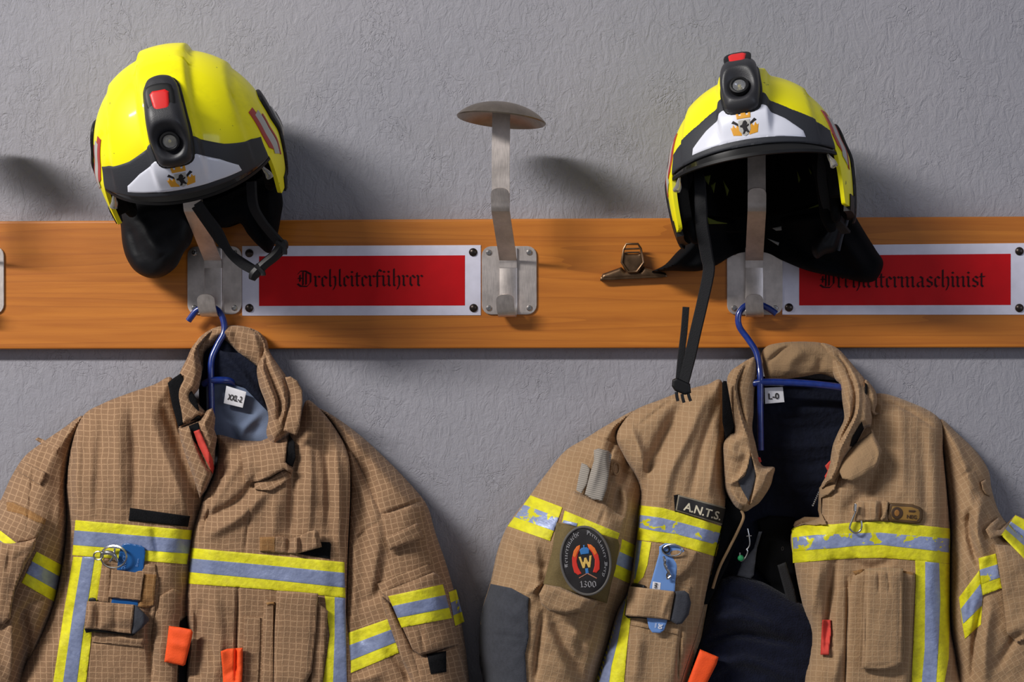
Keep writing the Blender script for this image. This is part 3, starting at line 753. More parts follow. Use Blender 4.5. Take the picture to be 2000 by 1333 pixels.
    em('crest_axe', [(-17, 7), (-14, 10), (-8, 5), (-3, 0), (-5, -1), (-13, 5)], INK, 0.0001)
    em('crest_axe', [(17, 7), (14, 10), (8, 5), (3, 0), (5, -1), (13, 5)], INK, 0.0001)
    em('crest_bear', [(-1, 7), (2, 8), (4, 5), (3, 2), (6, 3), (6, 1), (3, -1), (4, -4), (6, -8), (3, -8), (1, -5), (-1, -9), (-4, -9), (-2, -5), (-3, -1), (-6, 0), (-6, 2), (-3, 3), (-2, 5)], INK, 0.0007)
    em('crest_crown', [(-9, 11), (9, 11), (9.5, 18), (6.5, 18), (6, 15), (3.5, 15), (3, 19), (-3, 19), (-3.5, 15), (-6, 15), (-6.5, 18), (-9.5, 18)], GOLD, 0.0004)
    # lamp on the front ridge
    lampo = [(x*0.84, v) for x, v in [(-0.0245, 25), (-0.021, 20.5), (-0.010, 18.8), (0.010, 18.8), (0.021, 20.5), (0.0245, 25), (0.0265, 34), (0.0255, 44), (0.0240, 54), (0.0220, 60), (0.015, 65), (0, 67), (-0.015, 65), (-0.0220, 60), (-0.0240, 54), (-0.0255, 44), (-0.0265, 34)]]
    tf = lambda x, v: 0.016*np.exp(-((v-36)/13.0)**2)
    def tf2(x, v):
        h = 0.013+0.015*np.exp(-((v-40)/13.0)**2)
        r = np.sqrt((x/0.0195)**2+((v-31)/9.0)**2)
        return h-0.013*(1-sstep((r-0.35)/0.65))
    H.patch('lamp_housing', lampo, F_, 0.002, LAMP, 0.002, rim=1, R=5.5, sx=420, step=0.6, smooth=True, thf=tf2)
    H.patch('lamp_foot', [(x*1.12, (v-45)*1.03+45) for x, v in lampo], F_, 0.004, M['black'], 0.0012, rim=1.5, sx=420, step=0.8, smooth=True)
    c = hel_front(0.0, 31.0, 0.0185); up = hel_front(0.0, 31.0, 0.03)-c; dirn = up/np.linalg.norm(up); dirn = dirn+np.array([0, -0.35, -0.15])
    cw = H.w(c); dw = H.R @ dirn
    lathe('lens_ring', [(0.0085, 0.001), (0.0100, 0.0026), (0.0122, 0.0022), (0.0130, -0.004), (0.009, -0.006), (0.0085, 0.001)], cw, dw, M['black'], H.t, 30)
    lathe('reflector', [(0, -0.0055), (0.0025, -0.005), (0.006, -0.002), (0.0088, 0.0012), (0.0092, -0.001), (0.003, -0.0075), (0, -0.008)], cw, dw, M['steel'], H.t, 26)
    lathe('lens_glass', [(0, 0.0022), (0.004, 0.0020), (0.0084, 0.0010), (0.0084, 0.0002), (0, 0.0010)], cw, dw, GLASS, H.t, 26)
    lathe('led', [(0, 0.0000), (0.0018, -0.0006), (0.0022, -0.005), (0, -0.0052)], cw, dw, mat('led_yellow', (226, 206, 110), 0.3), H.t, 14)
    H.patch('lamp_button', [(-0.0075, 45.5), (-0.005, 43.5), (0.005, 43.5), (0.0075, 45.5), (0.0090, 52), (0.006, 53.5), (-0.006, 53.5), (-0.0090, 52)], F_, 0.0025, REDB, 0.0275, rim=1.0, sx=420, step=0.5)
    H.patch('button_recess', [(-0.010, 41.5), (0.010, 41.5), (0.0120, 55.5), (-0.0120, 55.5)], F_, 0.002, M['black'], 0.0262, rim=1.0, sx=420, step=0.7, smooth=True)
    # red maker's mark at the foot of the lamp: a broken ring with a tail
    ring = [(math.cos(a), math.sin(a)) for a in np.linspace(math.radians(-50), math.radians(235), 12)]
    pts = [(r[0]*0.0050, 21.8+r[1]*1.6) for r in ring]+[(r[0]*0.0026, 21.8+r[1]*0.8) for r in ring[::-1]]
    H.patch('maker_mark', pts, F_, 0.0006, REDB, 0.0125, rim=0.1, sx=420, step=0.3)
    H.patch('maker_mark', [(0.0008, 22.0), (0.0026, 22.4), (0.0062, 20.1), (0.0036, 20.1)], F_, 0.0006, REDB, 0.0125, rim=0.1, sx=420, step=0.3)
    # side stickers and side badge
    S_ = lambda u, v, h: hel_shell(u, v, h)[0]
    for sg in (1, -1):
        H.patch('side_sticker', [(sg*64, 62), (sg*71, 62), (sg*71, 92), (sg*64, 86)], S_, 0.0004, REDS, 0.0008, rim=0.3, step=1.2)
        H.patch('side_sticker', [(sg*68, 66), (sg*75, 66), (sg*75, 96), (sg*68, 92)], S_, 0.0004, REFL, 0.0011, rim=0.3, step=1.2)
        H.patch('side_sticker', [(sg*76, 70), (sg*78, 70), (sg*78, 98), (sg*76, 97)], S_, 0.0004, REDS, 0.0011, rim=0.3, step=1.0)
        H.patch('side_mount', [(sg*90, 66), (sg*112, 70), (sg*118, 96), (sg*104, 122), (sg*94, 118), (sg*89, 92)], S_, 0.004, M['black'], 0.0006, rim=2.0, step=1.2, smooth=True)
        th = np.linspace(0, 2*math.pi, 16, endpoint=False)
        H.patch('side_disc', [(sg*(101+7*math.cos(a)), 88+10*math.sin(a)) for a in th], S_, 0.002, REFL, 0.0046, rim=1.2, step=1.0)
        H.patch('side_disc_mark', [(sg*(101+3.5*math.cos(a)), 88+6*math.sin(a)) for a in th], S_, 0.0005, INK, 0.0068, rim=0.5, step=0.8)
        # clear visor pull tab hanging at the brow end
        b = hel_shell(sg*54, psi_low(54)+4, -0.004)[0]; ex = np.array([sg*0.35, -0.1, -1.0]); q0 = H.w(b)
        dn = H.R @ (ex/np.linalg.norm(ex))
        tube('visor_tab', [q0, q0+dn*0.006, q0+dn*0.013+np.array([0.001, 0, 0]), q0+dn*0.019, q0+dn*0.0205], [0.0012, 0.0028, 0.0045, 0.0052, 0.002], CLEAR, H.t, 10)
        # inner ear cushion
        c0 = hel_shell(sg*88, 104, -0.026)[0]
        pts = [hel_shell(sg*88+12*math.cos(a)*sg, 108+15*math.sin(a), -0.022)[0] for a in np.linspace(0, 2*math.pi, 14, endpoint=False)]
        tube('ear_cushion', H.w(np.array(pts)), 0.0065, M['blackcloth'], H.t, 10, True, 3, closed=True)
    return H
HL = helmet('yellow fire helmet facing down left, its lamp low on the brow', 367, 293, 0.165, 10, 36, -12, 0)
HR = helmet('yellow fire helmet tipped back, showing its dark inside', 1481, 344, 0.162, -7, -10, -8, 0)
# ------------------------------------------------------------ hangers
HANG = mat('blue_coated_wire', (20, 46, 122), 0.28, noise=0.25, nscale=120, coat=0.6)
def hanger(label, path, bar, loc):
    t = thing('coat_hanger', label, 'hanger', P(*loc).tolist(), 'blue wire hangers')
    tube('hook', [P(*p) for p in path], 0.0046, HANG, t, 12)
    for k, b in enumerate(bar): tube('bar' if k == 0 else 'upright', [P(*p) for p in b], 0.0052, HANG, t, 12)
    return t
hanger('blue wire hanger on the left steel hook, its shine worn to metal', [(368, 627, .040), (384, 607, .040), (402, 601, .0395), (422, 604, .040), (435, 622, .042), (438, 648, .046), (425, 674, .052), (414, 700, .058), (412, 730, .062), (413, 790, .066), (414, 860, .066)],
       [[(413, 744, .064), (428, 743, .062), (445, 744, .056), (460, 750, .046)], [(413, 744, .064), (405, 747, .06), (399, 750, .056)]], (402, 601, .0395))
hanger('blue wire hanger on the right steel hook with its bar in the collar', [(1516, 613, .040), (1500, 602, .040), (1478, 594, .0395), (1456, 598, .040), (1443, 614, .042), (1444, 638, .044), (1462, 664, .048), (1477, 688, .054), (1483, 716, .060), (1485, 745, .066), (1485, 800, .068), (1486, 880, .07)],
       [[(1486, 747, .066), (1520, 747, .066), (1580, 750, .066), (1640, 757, .062), (1662, 764, .058)], [(1486, 747, .066), (1460, 752, .060), (1425, 765, .055)]], (1478, 594, .0395))

def tape(host, outer, inner, parent, silver='silver1', name='reflective_tape', off=0.0004, folds=(), step=3, uvrot=0):
    o = lay(name, outer, host, 0.0012, M['yel'], parent, off=off, rim=1.5, step=step, folds=folds, uvrot=uvrot)
    top = laid(outer, host, 0.0012, off=off, rim=1.5, folds=folds)
    lay('silver_stripe', inner, top, 0.0006, M[silver], o, off=0.0001, rim=1.2, step=step, drop=0.0004, uvrot=uvrot)
    return o
def Zf(x0, y0, s): return lambda a: [(x0+x*s, y0+y*s) for x, y in a]
def mid(a, b, t): return (a[0]+(b[0]-a[0])*t, a[1]+(b[1]-a[1])*t)
def quadtape(host, TL, TR, BR, BL, parent, f0=0.31, f1=0.69, **k):
    return tape(host, [TL, TR, BR, BL], [mid(TL, BL, f0), mid(TR, BR, f0), mid(TR, BR, f1), mid(TL, BL, f1)], parent, **k)

# ------------------------------------------------------------ left jacket
J1 = thing('fire_jacket', 'brown gridded fire jacket with yellow tape, closed at the chest, on the left', 'jacket', P(420, 900, .06).tolist(), 'fire jackets on hangers')
T1 = M['tan1']
full1 = lambda q: .066+.050*sstep((q[:, 1]-740)/240)
def BK(v): return v
# inside of the neck
lay('lining', Zf(300, 600, .3)([(300, 300), (310, 250), (380, 210), (450, 205), (560, 290), (700, 380), (760, 560), (760, 880), (560, 900), (380, 880), (300, 640)]), .034, .004, M['navylining'], J1, step=4, smooth=True, drop=.012, puff=-.008, R=40)
lay('size_panel', Zf(300, 600, .3)([(340, 485), (480, 492), (590, 520), (750, 680), (770, 880), (570, 900), (400, 880), (345, 700)]), .047, .003, M['bluegrey'], J1, step=3,
    folds=[(Zf(300, 600, .3)([(560, 860), (590, 790), (700, 690)]), 8, .006), (Zf(300, 600, .3)([(540, 860), (520, 780), (460, 700)]), 9, -.004), (Zf(300, 600, .3)([(640, 850), (700, 760)]), 8, -.003)])
lay('inner_flap', Zf(300, 600, .3)([(410, 270), (455, 290), (560, 300), (672, 385), (690, 520), (750, 688), (590, 525), (480, 490), (385, 480), (380, 330)]), .050, .003, M['navylining'], J1, step=3, drop=.004,
    folds=[(Zf(300, 600, .3)([(450, 300), (580, 440), (700, 620)]), 8, .006)])
tagp = [(442, 754), (481, 766), (474, 797), (437, 788)]
tg = lay('size_tag', tagp, .0625, .0008, M['white'], J1, step=4, drop=.003)
print_text('lettering', 'XXL-2', 458.5, 778, 11.5, const(.0636), M['ink'], tg, rot=12, bold=.4, stretch=.62)
# main panels
LB = Panel([(335, 738), (300, 752), (250, 769), (200, 789), (162, 813), (140, 870), (130, 940), (130, 1020), (122, 1100), (104, 1180), (68, 1260), (30, 1340), (20, 1440), (372, 1440), (372, 1340), (372, 1240), (372, 1140), (382, 1036), (400, 965), (385, 900), (352, 840), (345, 790)], .014, full1, 58,
    [([(318, 790), (350, 880), (388, 1000)], 11, -.007), ([(290, 800), (318, 880), (350, 960), (372, 1010)], 9, .004), ([(255, 790), (262, 880), (262, 990)], 9, -.005),
     ([(230, 800), (232, 900), (235, 1000)], 12, .004), ([(200, 815), (192, 900), (188, 1010)], 9, -.0035), ([(140, 870), (130, 960), (132, 1080), (122, 1180)], 10, -.010), ([(158, 830), (150, 900), (150, 1000)], 9, .006),
     ([(300, 1030), (310, 1090)], 8, -.004), ([(180, 1250), (230, 1230), (300, 1240)], 14, -.004), ([(290, 1180), (300, 1330)], 8, -.006), ([(100, 1250), (150, 1180)], 14, -.005)], wobble=.0018, ws=110, seed=3)
LB.build('left_front', T1, J1, 3)
RB = Panel([(424, 850), (470, 860), (520, 861), (560, 850), (585, 820), (598, 783), (620, 795), (655, 838), (680, 890), (684, 960), (679, 1080), (676, 1200), (674, 1440), (352, 1440), (358, 1333), (366, 1260), (360, 1200), (364, 1140), (376, 1040), (388, 1000), (400, 965), (418, 925), (427, 880)], .020, lambda q: full1(q)+.006, 50,
    [([(505, 925), (470, 975), (410, 1010), (380, 1022)], 9, -.006), ([(520, 960), (470, 1010), (400, 1050)], 10, .005), ([(470, 900), (430, 960), (400, 1010)], 9, .004), ([(430, 900), (398, 985), (380, 1060)], 6, .004), ([(445, 900), (412, 985), (392, 1060)], 3, -.004),
     ([(575, 880), (572, 960), (568, 1050)], 10, -.006), ([(600, 830), (606, 930), (602, 1040)], 9, .005), ([(625, 830), (640, 930), (640, 1040)], 8, -.005), ([(655, 870), (662, 960), (660, 1080)], 7, .005),
     ([(490, 950), (486, 1010), (478, 1080)], 3, -.002), ([(540, 970), (535, 1050)], 12, .004), ([(465, 1150), (462, 1240), (460, 1330)], 3.2, -.005), ([(398, 1170), (385, 1230), (390, 1330)], 12, -.005), ([(420, 1160), (430, 1260), (420, 1330)], 12, .004),
     ([(400, 1230), (420, 1300)], 10, -.004), ([(372, 1160), (378, 1250), (370, 1330)], 4, .004)], wobble=.0018, ws=100, seed=5, minf=lambda q: .42+.45*sstep((q[:, 0]-630)/40)*sstep((q[:, 1]-840)/60))
RB.build('right_front', T1, J1, 3, uvrot=1.5)
RS = Panel([(592, 785), (640, 806), (700, 848), (760, 903), (812, 958), (836, 992), (850, 1040), (874, 1110), (893, 1180), (907, 1250), (917, 1333), (925, 1440), (672, 1440), (676, 1250), (680, 1100), (686, 960), (680, 890), (655, 838), (622, 800)], .012, lambda q: .076+.045*sstep((q[:, 1]-820)/260), 78,
    [([(610, 822), (660, 856), (690, 890), (715, 940), (745, 1005)], 3.2, -.004), ([(745, 1007), (790, 990), (832, 975)], 3.2, -.004), ([(690, 1060), (715, 1035), (740, 1020)], 3, -.0025), ([(690, 930), (725, 1000), (735, 1080), (720, 1180)], 12, .006), ([(700, 890), (735, 960)], 11, -.004),
     ([(684, 960), (682, 1080), (680, 1200)], 7, -.009), ([(710, 1180), (740, 1150), (745, 1090)], 12, -.005), ([(760, 1280), (790, 1310), (800, 1333)], 8, -.005), ([(700, 1330), (740, 1320)], 9, .005), ([(640, 815), (700, 870), (760, 940), (800, 985)], 12, .004)], wobble=.002, ws=90, seed=6, minf=lambda q: .22+.6*(1-sstep((q[:, 0]-684)/40))*sstep((q[:, 1]-840)/60))
RS.build('sleeve', T1, J1, 3, uvrot=-16)
LS = Panel([(162, 813), (122, 838), (84, 864), (48, 892), (22, 932), (0, 980), (-34, 1040), (-80, 1140), (-100, 1300), (-90, 1440), (40, 1440), (52, 1333), (75, 1270), (104, 1200), (120, 1120), (132, 1020), (130, 940), (142, 870)], .010, lambda q: .074+.050*sstep((q[:, 1]-840)/240), 70,
    [([(60, 900), (80, 860), (100, 838)], 3, -.002), ([(150, 830), (110, 850), (84, 900), (60, 990)], 10, -.003), ([(132, 880), (120, 980), (118, 1080)], 12, .006), ([(30, 1240), (60, 1180), (110, 1160)], 9, -.004), ([(45, 1200), (55, 1270), (48, 1333)], 9, -.010), ([(20, 1200), (25, 1333)], 12, .008), ([(100, 1150), (75, 1230), (70, 1333)], 12, .005), ([(52, 1040), (60, 960), (66, 900)], 2.6, -.002)], wobble=.002, ws=90, seed=8, minf=.22)
LS.build('sleeve', T1, J1, 3, uvrot=22)
# sleeve pieces, photo left
Zs = Zf(0, 960, .225)
quadtape(LS, *Zs([(318, 525), (540, 645), (472, 960), (186, 795)]), J1, uvrot=28)
quadtape(LS, (-60, 990), (38, 1066), (20, 1110), (-80, 1050), J1, uvrot=35)
lay('pocket_flap', Zs([(-60, 60), (40, 92), (110, 92), (225, 145), (400, 240), (385, 300), (335, 385), (300, 420), (150, 445), (-60, 300)]), LS, .002, T1, J1, off=.003, puff=.003, R=25, uvrot=24, smooth=False)
lay('flap_trim', Zs([(55, 95), (110, 92), (225, 145), (400, 240), (390, 290), (300, 260), (190, 200), (60, 170)]), laid(Zs([(-60, 60), (40, 92), (110, 92), (225, 145), (400, 240), (385, 300), (335, 385), (300, 420), (150, 445), (-60, 300)]), LS, .002, off=.003, puff=.003, R=25), .0012, M['rust'], J1, uvrot=24)
lay('sleeve_pocket', Zs([(-90, 400), (40, 452), (100, 455), (230, 435), (318, 405), (300, 500), (220, 640), (130, 850), (100, 1000), (90, 1100), (40, 1150), (-90, 1170)]), LS, .003, T1, J1, off=.006, puff=.012, R=30, uvrot=8,
    folds=[(Zs([(90, 470), (70, 600), (60, 700)]), 4, -.004), (Zs([(200, 650), (120, 880), (90, 1050)]), 5, .004), (Zs([(280, 480), (120, 600)]), 8, -.003)])
lay('round_patch', [(-40, 1100), (-20, 1082), (0, 1078), (8, 1100), (8, 1122), (0, 1140), (-20, 1140), (-40, 1125)], lambda x, y: LS.depth(x, y)+.016, .003, M['ink'], J1, smooth=True)
lay('loop', Zf(0, 780, .415)([(80, 340), (100, 290), (215, 345), (210, 375), (190, 405)]), LS, .002, T1, J1, off=.003, puff=.002, R=8, uvrot=24)
lay('loop', Zf(0, 780, .415)([(165, 190), (180, 180), (280, 225), (265, 255)]), LS, .0015, T1, J1, off=.001, uvrot=24)
# sleeve pieces, photo right
Z3 = Zf(340, 900, .325)
quadtape(RS, (680, 1237), (760, 1209), (779, 1276), (679, 1318), J1, uvrot=-18)
quadtape(RS, *Z3([(1650, 792), (1695, 775), (1745, 970), (1690, 995)]), J1, uvrot=-10)
lay('sleeve_strip', Z3([(1255, 340), (1500, 262), (1545, 620), (1320, 745)]), RS, .0014, T1, J1, uvrot=-12)
lay('loop', Z3([(1270, 462), (1455, 378), (1470, 385), (1500, 460), (1478, 472), (1295, 542)]), RS, .003, T1, J1, off=.009, puff=.003, R=7, uvrot=-22)
lay('sleeve_flange', Z3([(1220, 742), (1525, 622), (1560, 680), (1245, 800)]), RS, .002, T1, J1, off=.007, uvrot=-22)
pk = Z3([(1240, 810), (1300, 860), (1370, 1000), (1440, 1140), (1500, 1180), (1710, 1100), (1750, 1270), (1760, 1333), (1560, 1500), (1470, 1420), (1370, 1200), (1290, 980)])
lay('sleeve_pocket', pk, RS, .002, T1, J1, off=.006, puff=.010, R=18, uvrot=-14, folds=[(Z3([(1440, 1160), (1480, 1300)]), 3, -.003)])
fl = Z3([(1248, 795), (1560, 672), (1605, 700), (1628, 745), (1712, 1105), (1480, 1170), (1435, 1140), (1370, 1000), (1305, 862)])
ffold = [(Z3([(1480, 1000), (1500, 1160)]), 4, -.003)]
lay('pocket_flap', fl, RS, .003, T1, J1, off=.016, puff=.006, R=22, uvrot=-14, folds=ffold, drop=.003)
flh = laid(fl, RS, .003, off=.016, puff=.006, R=22, folds=ffold)
quadtape(flh, *Z3([(1287, 817), (1615, 745), (1670, 948), (1367, 1005)]), J1, uvrot=-12)
lay('hook_tape', Z3([(1518, 1165), (1635, 1145), (1637, 1272), (1543, 1285)]), laid(pk, RS, .002, off=.006, puff=.010, R=18), .002, M['velcro'], J1)
# chest tapes
Zc = Zf(0, 780, .415)
tape(LB, Zc([(355, 570), (905, 618), (880, 778), (340, 735)]), Zc([(350, 618), (900, 663), (890, 728), (343, 687)]), J1, uvrot=5)
tape(LB, [(143, 1088), (202, 1091), (195, 1140), (180, 1230), (168, 1333), (158, 1420), (86, 1420), (104, 1333), (124, 1200)], [(161, 1088), (185, 1089), (177, 1140), (163, 1230), (150, 1333), (140, 1420), (108, 1420), (123, 1333), (142, 1200)], J1, uvrot=8)
tape(RB, Z3([(90, 525), (560, 568), (1024, 612), (1030, 826), (560, 775), (78, 740)]), Z3([(88, 588), (560, 630), (1025, 676), (1029, 765), (560, 715), (80, 670)]), J1, uvrot=5)
tape(RB, Z3([(905, 815), (1030, 828), (1038, 1333), (1038, 1500), (905, 1500), (895, 1333), (935, 1050)]), Z3([(965, 822), (1010, 826), (1030, 828), (1038, 1333), (1036, 1500), (965, 1500), (955, 1333), (965, 1050)]), J1, uvrot=0)
lay('hook_tape', Zc([(612, 512), (895, 552), (885, 602), (605, 572)]), LB, .003, M['velcro'], J1, puff=.001, R=5)
lay('hook_tape', Z3([(740, 555), (880, 490), (935, 492), (943, 505), (937, 592), (740, 562)]), RB, .002, M['velcro'], J1)
lay('strap', Z3([(515, 462), (640, 458), (690, 470), (740, 460), (800, 430), (850, 416), (868, 430), (888, 520), (800, 545), (740, 560), (640, 556), (515, 545)]), RB, .003, M['tan1'], J1, off=.002, puff=.001, R=8, uvrot=3, step=2.5,
    tilt=lambda q: .010*sstep((q[:, 0]-560)/50), folds=[(Z3([(690, 460), (690, 560)]), 5, -.006), (Z3([(730, 450), (735, 565)]), 5, .006), (Z3([(760, 440), (765, 560)]), 4, -.005), (Z3([(840, 420), (860, 530)]), 4, .005)])
lay('strap_patch', Z3([(515, 460), (605, 458), (605, 552), (515, 545)]), laid(Z3([(515, 462), (640, 458), (690, 470), (740, 460), (800, 430), (850, 416), (868, 430), (888, 520), (800, 545), (740, 560), (640, 556), (515, 545)]), RB, .003, off=.002, puff=.001, R=8), .0008, M['rust'], J1)
# left chest pocket, pen loop, card holder
Zt = Zf(160, 1040, .165)
lay('chest_pocket', [(200, 1095), (303, 1103), (310, 1140), (293, 1260), (182, 1250), (190, 1170)], LB, .002, T1, J1, off=.0006, puff=.003, R=20, uvrot=4)
cpd = laid([(200, 1095), (303, 1103), (310, 1140), (293, 1260), (182, 1250), (190, 1170)], LB, .002, off=.0006, puff=.003, R=20)
lay('card_sleeve', Zt([(345, 440), (540, 465), (735, 492), (690, 812), (480, 790), (310, 770), (335, 600)]), cpd, .0025, T1, J1, off=.004, uvrot=4)
lay('pocket_trim', Zt([(740, 495), (880, 505), (850, 860), (770, 905), (665, 885), (695, 800)]), cpd, .002, M['rust'], J1, off=.001, uvrot=4)
lay('pocket_trim', Zt([(255, 440), (340, 440), (330, 600), (310, 830), (185, 815), (215, 600)]), cpd, .002, M['tan1'], J1, off=.001, uvrot=4)
lay('pocket_trim', Zt([(115, 1185), (730, 1250), (715, 1360), (120, 1300)]), cpd, .002, M['tan1'], J1, off=.0005, uvrot=4)
hold = lay('strap', Zt([(60, 818), (200, 822), (350, 838), (620, 860), (610, 1000), (583, 1205), (440, 1190), (300, 1165), (150, 1150), (28, 1145), (40, 1000)]), cpd, .003, T1, J1, off=.013, puff=.002, R=8, uvrot=3, step=2,
    folds=[(Zt([(200, 830), (190, 1150)]), 5, -.006), (Zt([(110, 830), (100, 1140)]), 7, .004), (Zt([(400, 850), (390, 1170)]), 6, -.003)], drop=.003)
lay('strap_tip', Zt([(615, 862), (650, 865), (700, 920), (790, 1010), (795, 1050), (700, 1150), (630, 1205), (583, 1207)]), cpd, .003, M['charcoal'], J1, off=.011, puff=.002, R=8, step=2)
lay('strap_back', Zt([(80, 800), (90, 780), (130, 775), (165, 785), (170, 822), (300, 1170), (640, 1200), (600, 1230), (300, 1195), (110, 1185), (50, 1195), (30, 1150), (60, 1000)]), cpd, .003, M['black'], J1, off=.006, step=2)
# fly, zip strip, pocket edges below the tape
lay('placket', [(312, 1165), (338, 1150), (356, 1158), (350, 1240), (346, 1333), (346, 1430), (285, 1430), (297, 1300)], LB, .002, T1, J1, off=.001, puff=.002, R=8, uvrot=3)
lay('zip', [(352, 1215), (374, 1195), (372, 1240), (366, 1333), (364, 1430), (345, 1430), (350, 1300)], LB, .002, M['blackcloth'], J1, off=.004)
def pull(pts, host, off, folds, lab, parent):
    lay('pull_tab', pts, host, .003, M['orange'], parent, off=off, puff=.004, R=14, folds=folds, step=2, label=lab)
pull(Zc([(795, 1068), (850, 1075), (900, 1085), (908, 1098), (892, 1170), (872, 1250), (862, 1257), (820, 1248), (773, 1238), (785, 1150)]), lambda x, y: np.maximum(LB.depth(x, y), .118), .006, [(Zc([(800, 1150), (895, 1170)]), 8, .002)], None, J1)
pull(Z3([(280, 1148), (320, 1132), (413, 1126), (412, 1250), (405, 1400), (297, 1400), (290, 1250)]), RB, .010, [(Z3([(300, 1300), (395, 1230)]), 6, -.002)], None, J1)
lay('pocket_flap', Z3([(618, 782), (745, 790), (866, 800), (855, 1000), (836, 1180), (828, 1270), (795, 1332), (790, 1420), (598, 1420), (600, 1250), (605, 1000)]), RB, .003, T1, J1, off=.008, puff=.005, R=14, uvrot=3, folds=[(Z3([(640, 800), (628, 1100), (620, 1320)]), 2.4, -.0015), (Z3([(838, 830), (825, 1100), (800, 1280)]), 2.4, -.0015)])
lay('chest_pocket', Z3([(862, 850), (925, 905), (912, 1060), (893, 1333), (890, 1420), (800, 1420), (830, 1250)]), RB, .003, T1, J1, off=.003, puff=.002, R=8, uvrot=3)
lay('pocket_edge', Z3([(420, 935), (518, 945), (512, 1200), (500, 1420), (405, 1420), (415, 1130)]), RB, .0022, T1, J1, off=.0006, uvrot=3)
lay('pocket_edge', Z3([(545, 830), (600, 850), (602, 870), (600, 1250), (596, 1420), (520, 1420), (530, 1150)]), RB, .0022, M['tan1'], J1, off=.002, uvrot=3, puff=.002, R=6)
lay('pocket_corner', Z3([(552, 855), (600, 850), (606, 868), (560, 872)]), RB, .003, M['rust'], J1, off=.005)
# collar
Z1 = Zf(300, 600, .3)
CB = Panel(Z1([(255, 330), (285, 215), (380, 142), (480, 120), (600, 128), (690, 168), (745, 245), (735, 400), (690, 420), (660, 380), (560, 305), (450, 208), (400, 240), (330, 300), (318, 420)]), .022, .052, 22, [(Z1([(520, 150), (570, 280)]), 8, -.004), (Z1([(650, 170), (690, 300)]), 6, .004)], wobble=.001, ws=60)
CB.build('collar', T1, J1, 2.5, uvrot=8)
CL = Panel(Z1([(385, 148), (300, 205), (250, 262), (215, 340), (170, 432), (130, 560), (150, 700), (170, 790), (250, 770), (305, 735), (350, 700), (300, 640), (262, 585), (290, 540), (302, 500), (316, 400), (292, 290), (330, 220)]), .030, lambda q: .060+.045*sstep((q[:, 1]-640)/120), 16, [(Z1([(265, 280), (290, 400), (275, 520)]), 3, -.002), (Z1([(290, 500), (255, 590), (290, 660)]), 4, -.001)], wobble=.001, ws=50)
CL.build('collar', T1, J1, 2.5, uvrot=28)
lay('hook_tape', Z1([(92, 495), (120, 470), (176, 432), (230, 515), (280, 600), (295, 660), (306, 728), (240, 745), (160, 782), (120, 640)]), lambda x, y: np.maximum(LB.depth(x, y), .085), .003, M['velcro'], J1, off=.012, step=2.5, puff=.002, R=12)
st = Z1([(160, 790), (240, 760), (300, 735), (345, 672), (384, 658), (402, 720), (396, 800), (414, 850), (402, 920), (398, 1000), (388, 1090), (345, 1190), (300, 1250), (262, 1130), (215, 990), (175, 870)])
sth = lambda x, y: .100+.0*x
STP = Panel(st, .060, lambda q: .112+.008*sstep((q[:, 1]-820)/100), 14, [(Z1([(255, 800), (300, 930), (370, 1080)]), 4, -.007), (Z1([(215, 960), (250, 1060), (270, 1150)]), 2.5, -.004), (Z1([(350, 700), (330, 760), (360, 850)]), 6, .005)], smooth=False, wobble=.001, ws=40)
STP.build('collar_stand', T1, J1, 2.5, uvrot=22)
lay('zip_garage', Z1([(228, 775), (290, 750), (300, 800), (330, 900), (300, 920), (262, 870)]), STP, .002, M['blackcloth'], J1, off=.001, step=2)
lay('zip_tape', Z1([(260, 812), (298, 797), (340, 890), (385, 990), (396, 1050), (386, 1088), (345, 1010), (290, 900)]), STP, .003, M['redcloth'], J1, off=.003, step=2, puff=.001, R=4)
CR = Panel(Z1([(590, 125), (690, 165), (730, 235), (765, 310), (820, 390), (862, 450), (885, 520), (905, 640), (890, 760), (880, 830), (790, 900), (735, 830), (748, 720), (728, 620), (690, 520), (672, 400), (712, 300), (700, 220), (650, 160)]), .030, lambda q: .055+.058*sstep((q[:, 1]-650)/150), 20,
    [(Z1([(715, 250), (705, 380), (745, 500), (790, 620), (785, 720)]), 5, .006), (Z1([(740, 260), (735, 380), (780, 500), (820, 620), (815, 730)]), 4, -.006), (Z1([(840, 520), (860, 640), (840, 740)]), 5, .005)], wobble=.001, ws=45)
CR.build('collar', T1, J1, 2.5, uvrot=-22)
lay('collar_strap', Z1([(856, 458), (890, 452), (935, 480), (968, 545), (970, 620), (962, 700), (948, 790), (930, 838), (845, 806), (862, 740), (885, 650), (888, 560), (870, 500)]), lambda x, y: np.maximum(CR.depth(x, y), .086+.034*sstep((y-760)/70)), .003, T1, J1, off=.006, puff=.003, R=8, step=2, uvrot=-8, drop=.004)
f2 = Z1([(655, 1150), (760, 1120), (860, 1050), (905, 1070), (898, 1108), (830, 1160), (765, 1198), (660, 1188)])
lay('throat_flap', f2, RB, .003, T1, J1, off=.004, uvrot=-24, step=2.5, drop=.004)
f1 = Z1([(560, 900), (700, 872), (790, 835), (850, 802), (872, 880), (858, 1010), (908, 1062), (900, 1085), (852, 1056), (760, 1105), (690, 1135), (600, 1150)])
lay('throat_flap', f1, RB, .003, T1, J1, off=.004, uvrot=-8, step=2.5, puff=.004, R=16, tilt=lambda q: .010*sstep((q[:, 0]-480)/60), drop=.005, folds=[(Z1([(640, 880), (620, 1010), (600, 1130)]), 9, .003)])
lay('hook_tape', Z1([(882, 828), (918, 880), (925, 980), (905, 1045), (860, 1012), (872, 900)]), RB, .004, M['velcro'], J1, off=.010, step=2)

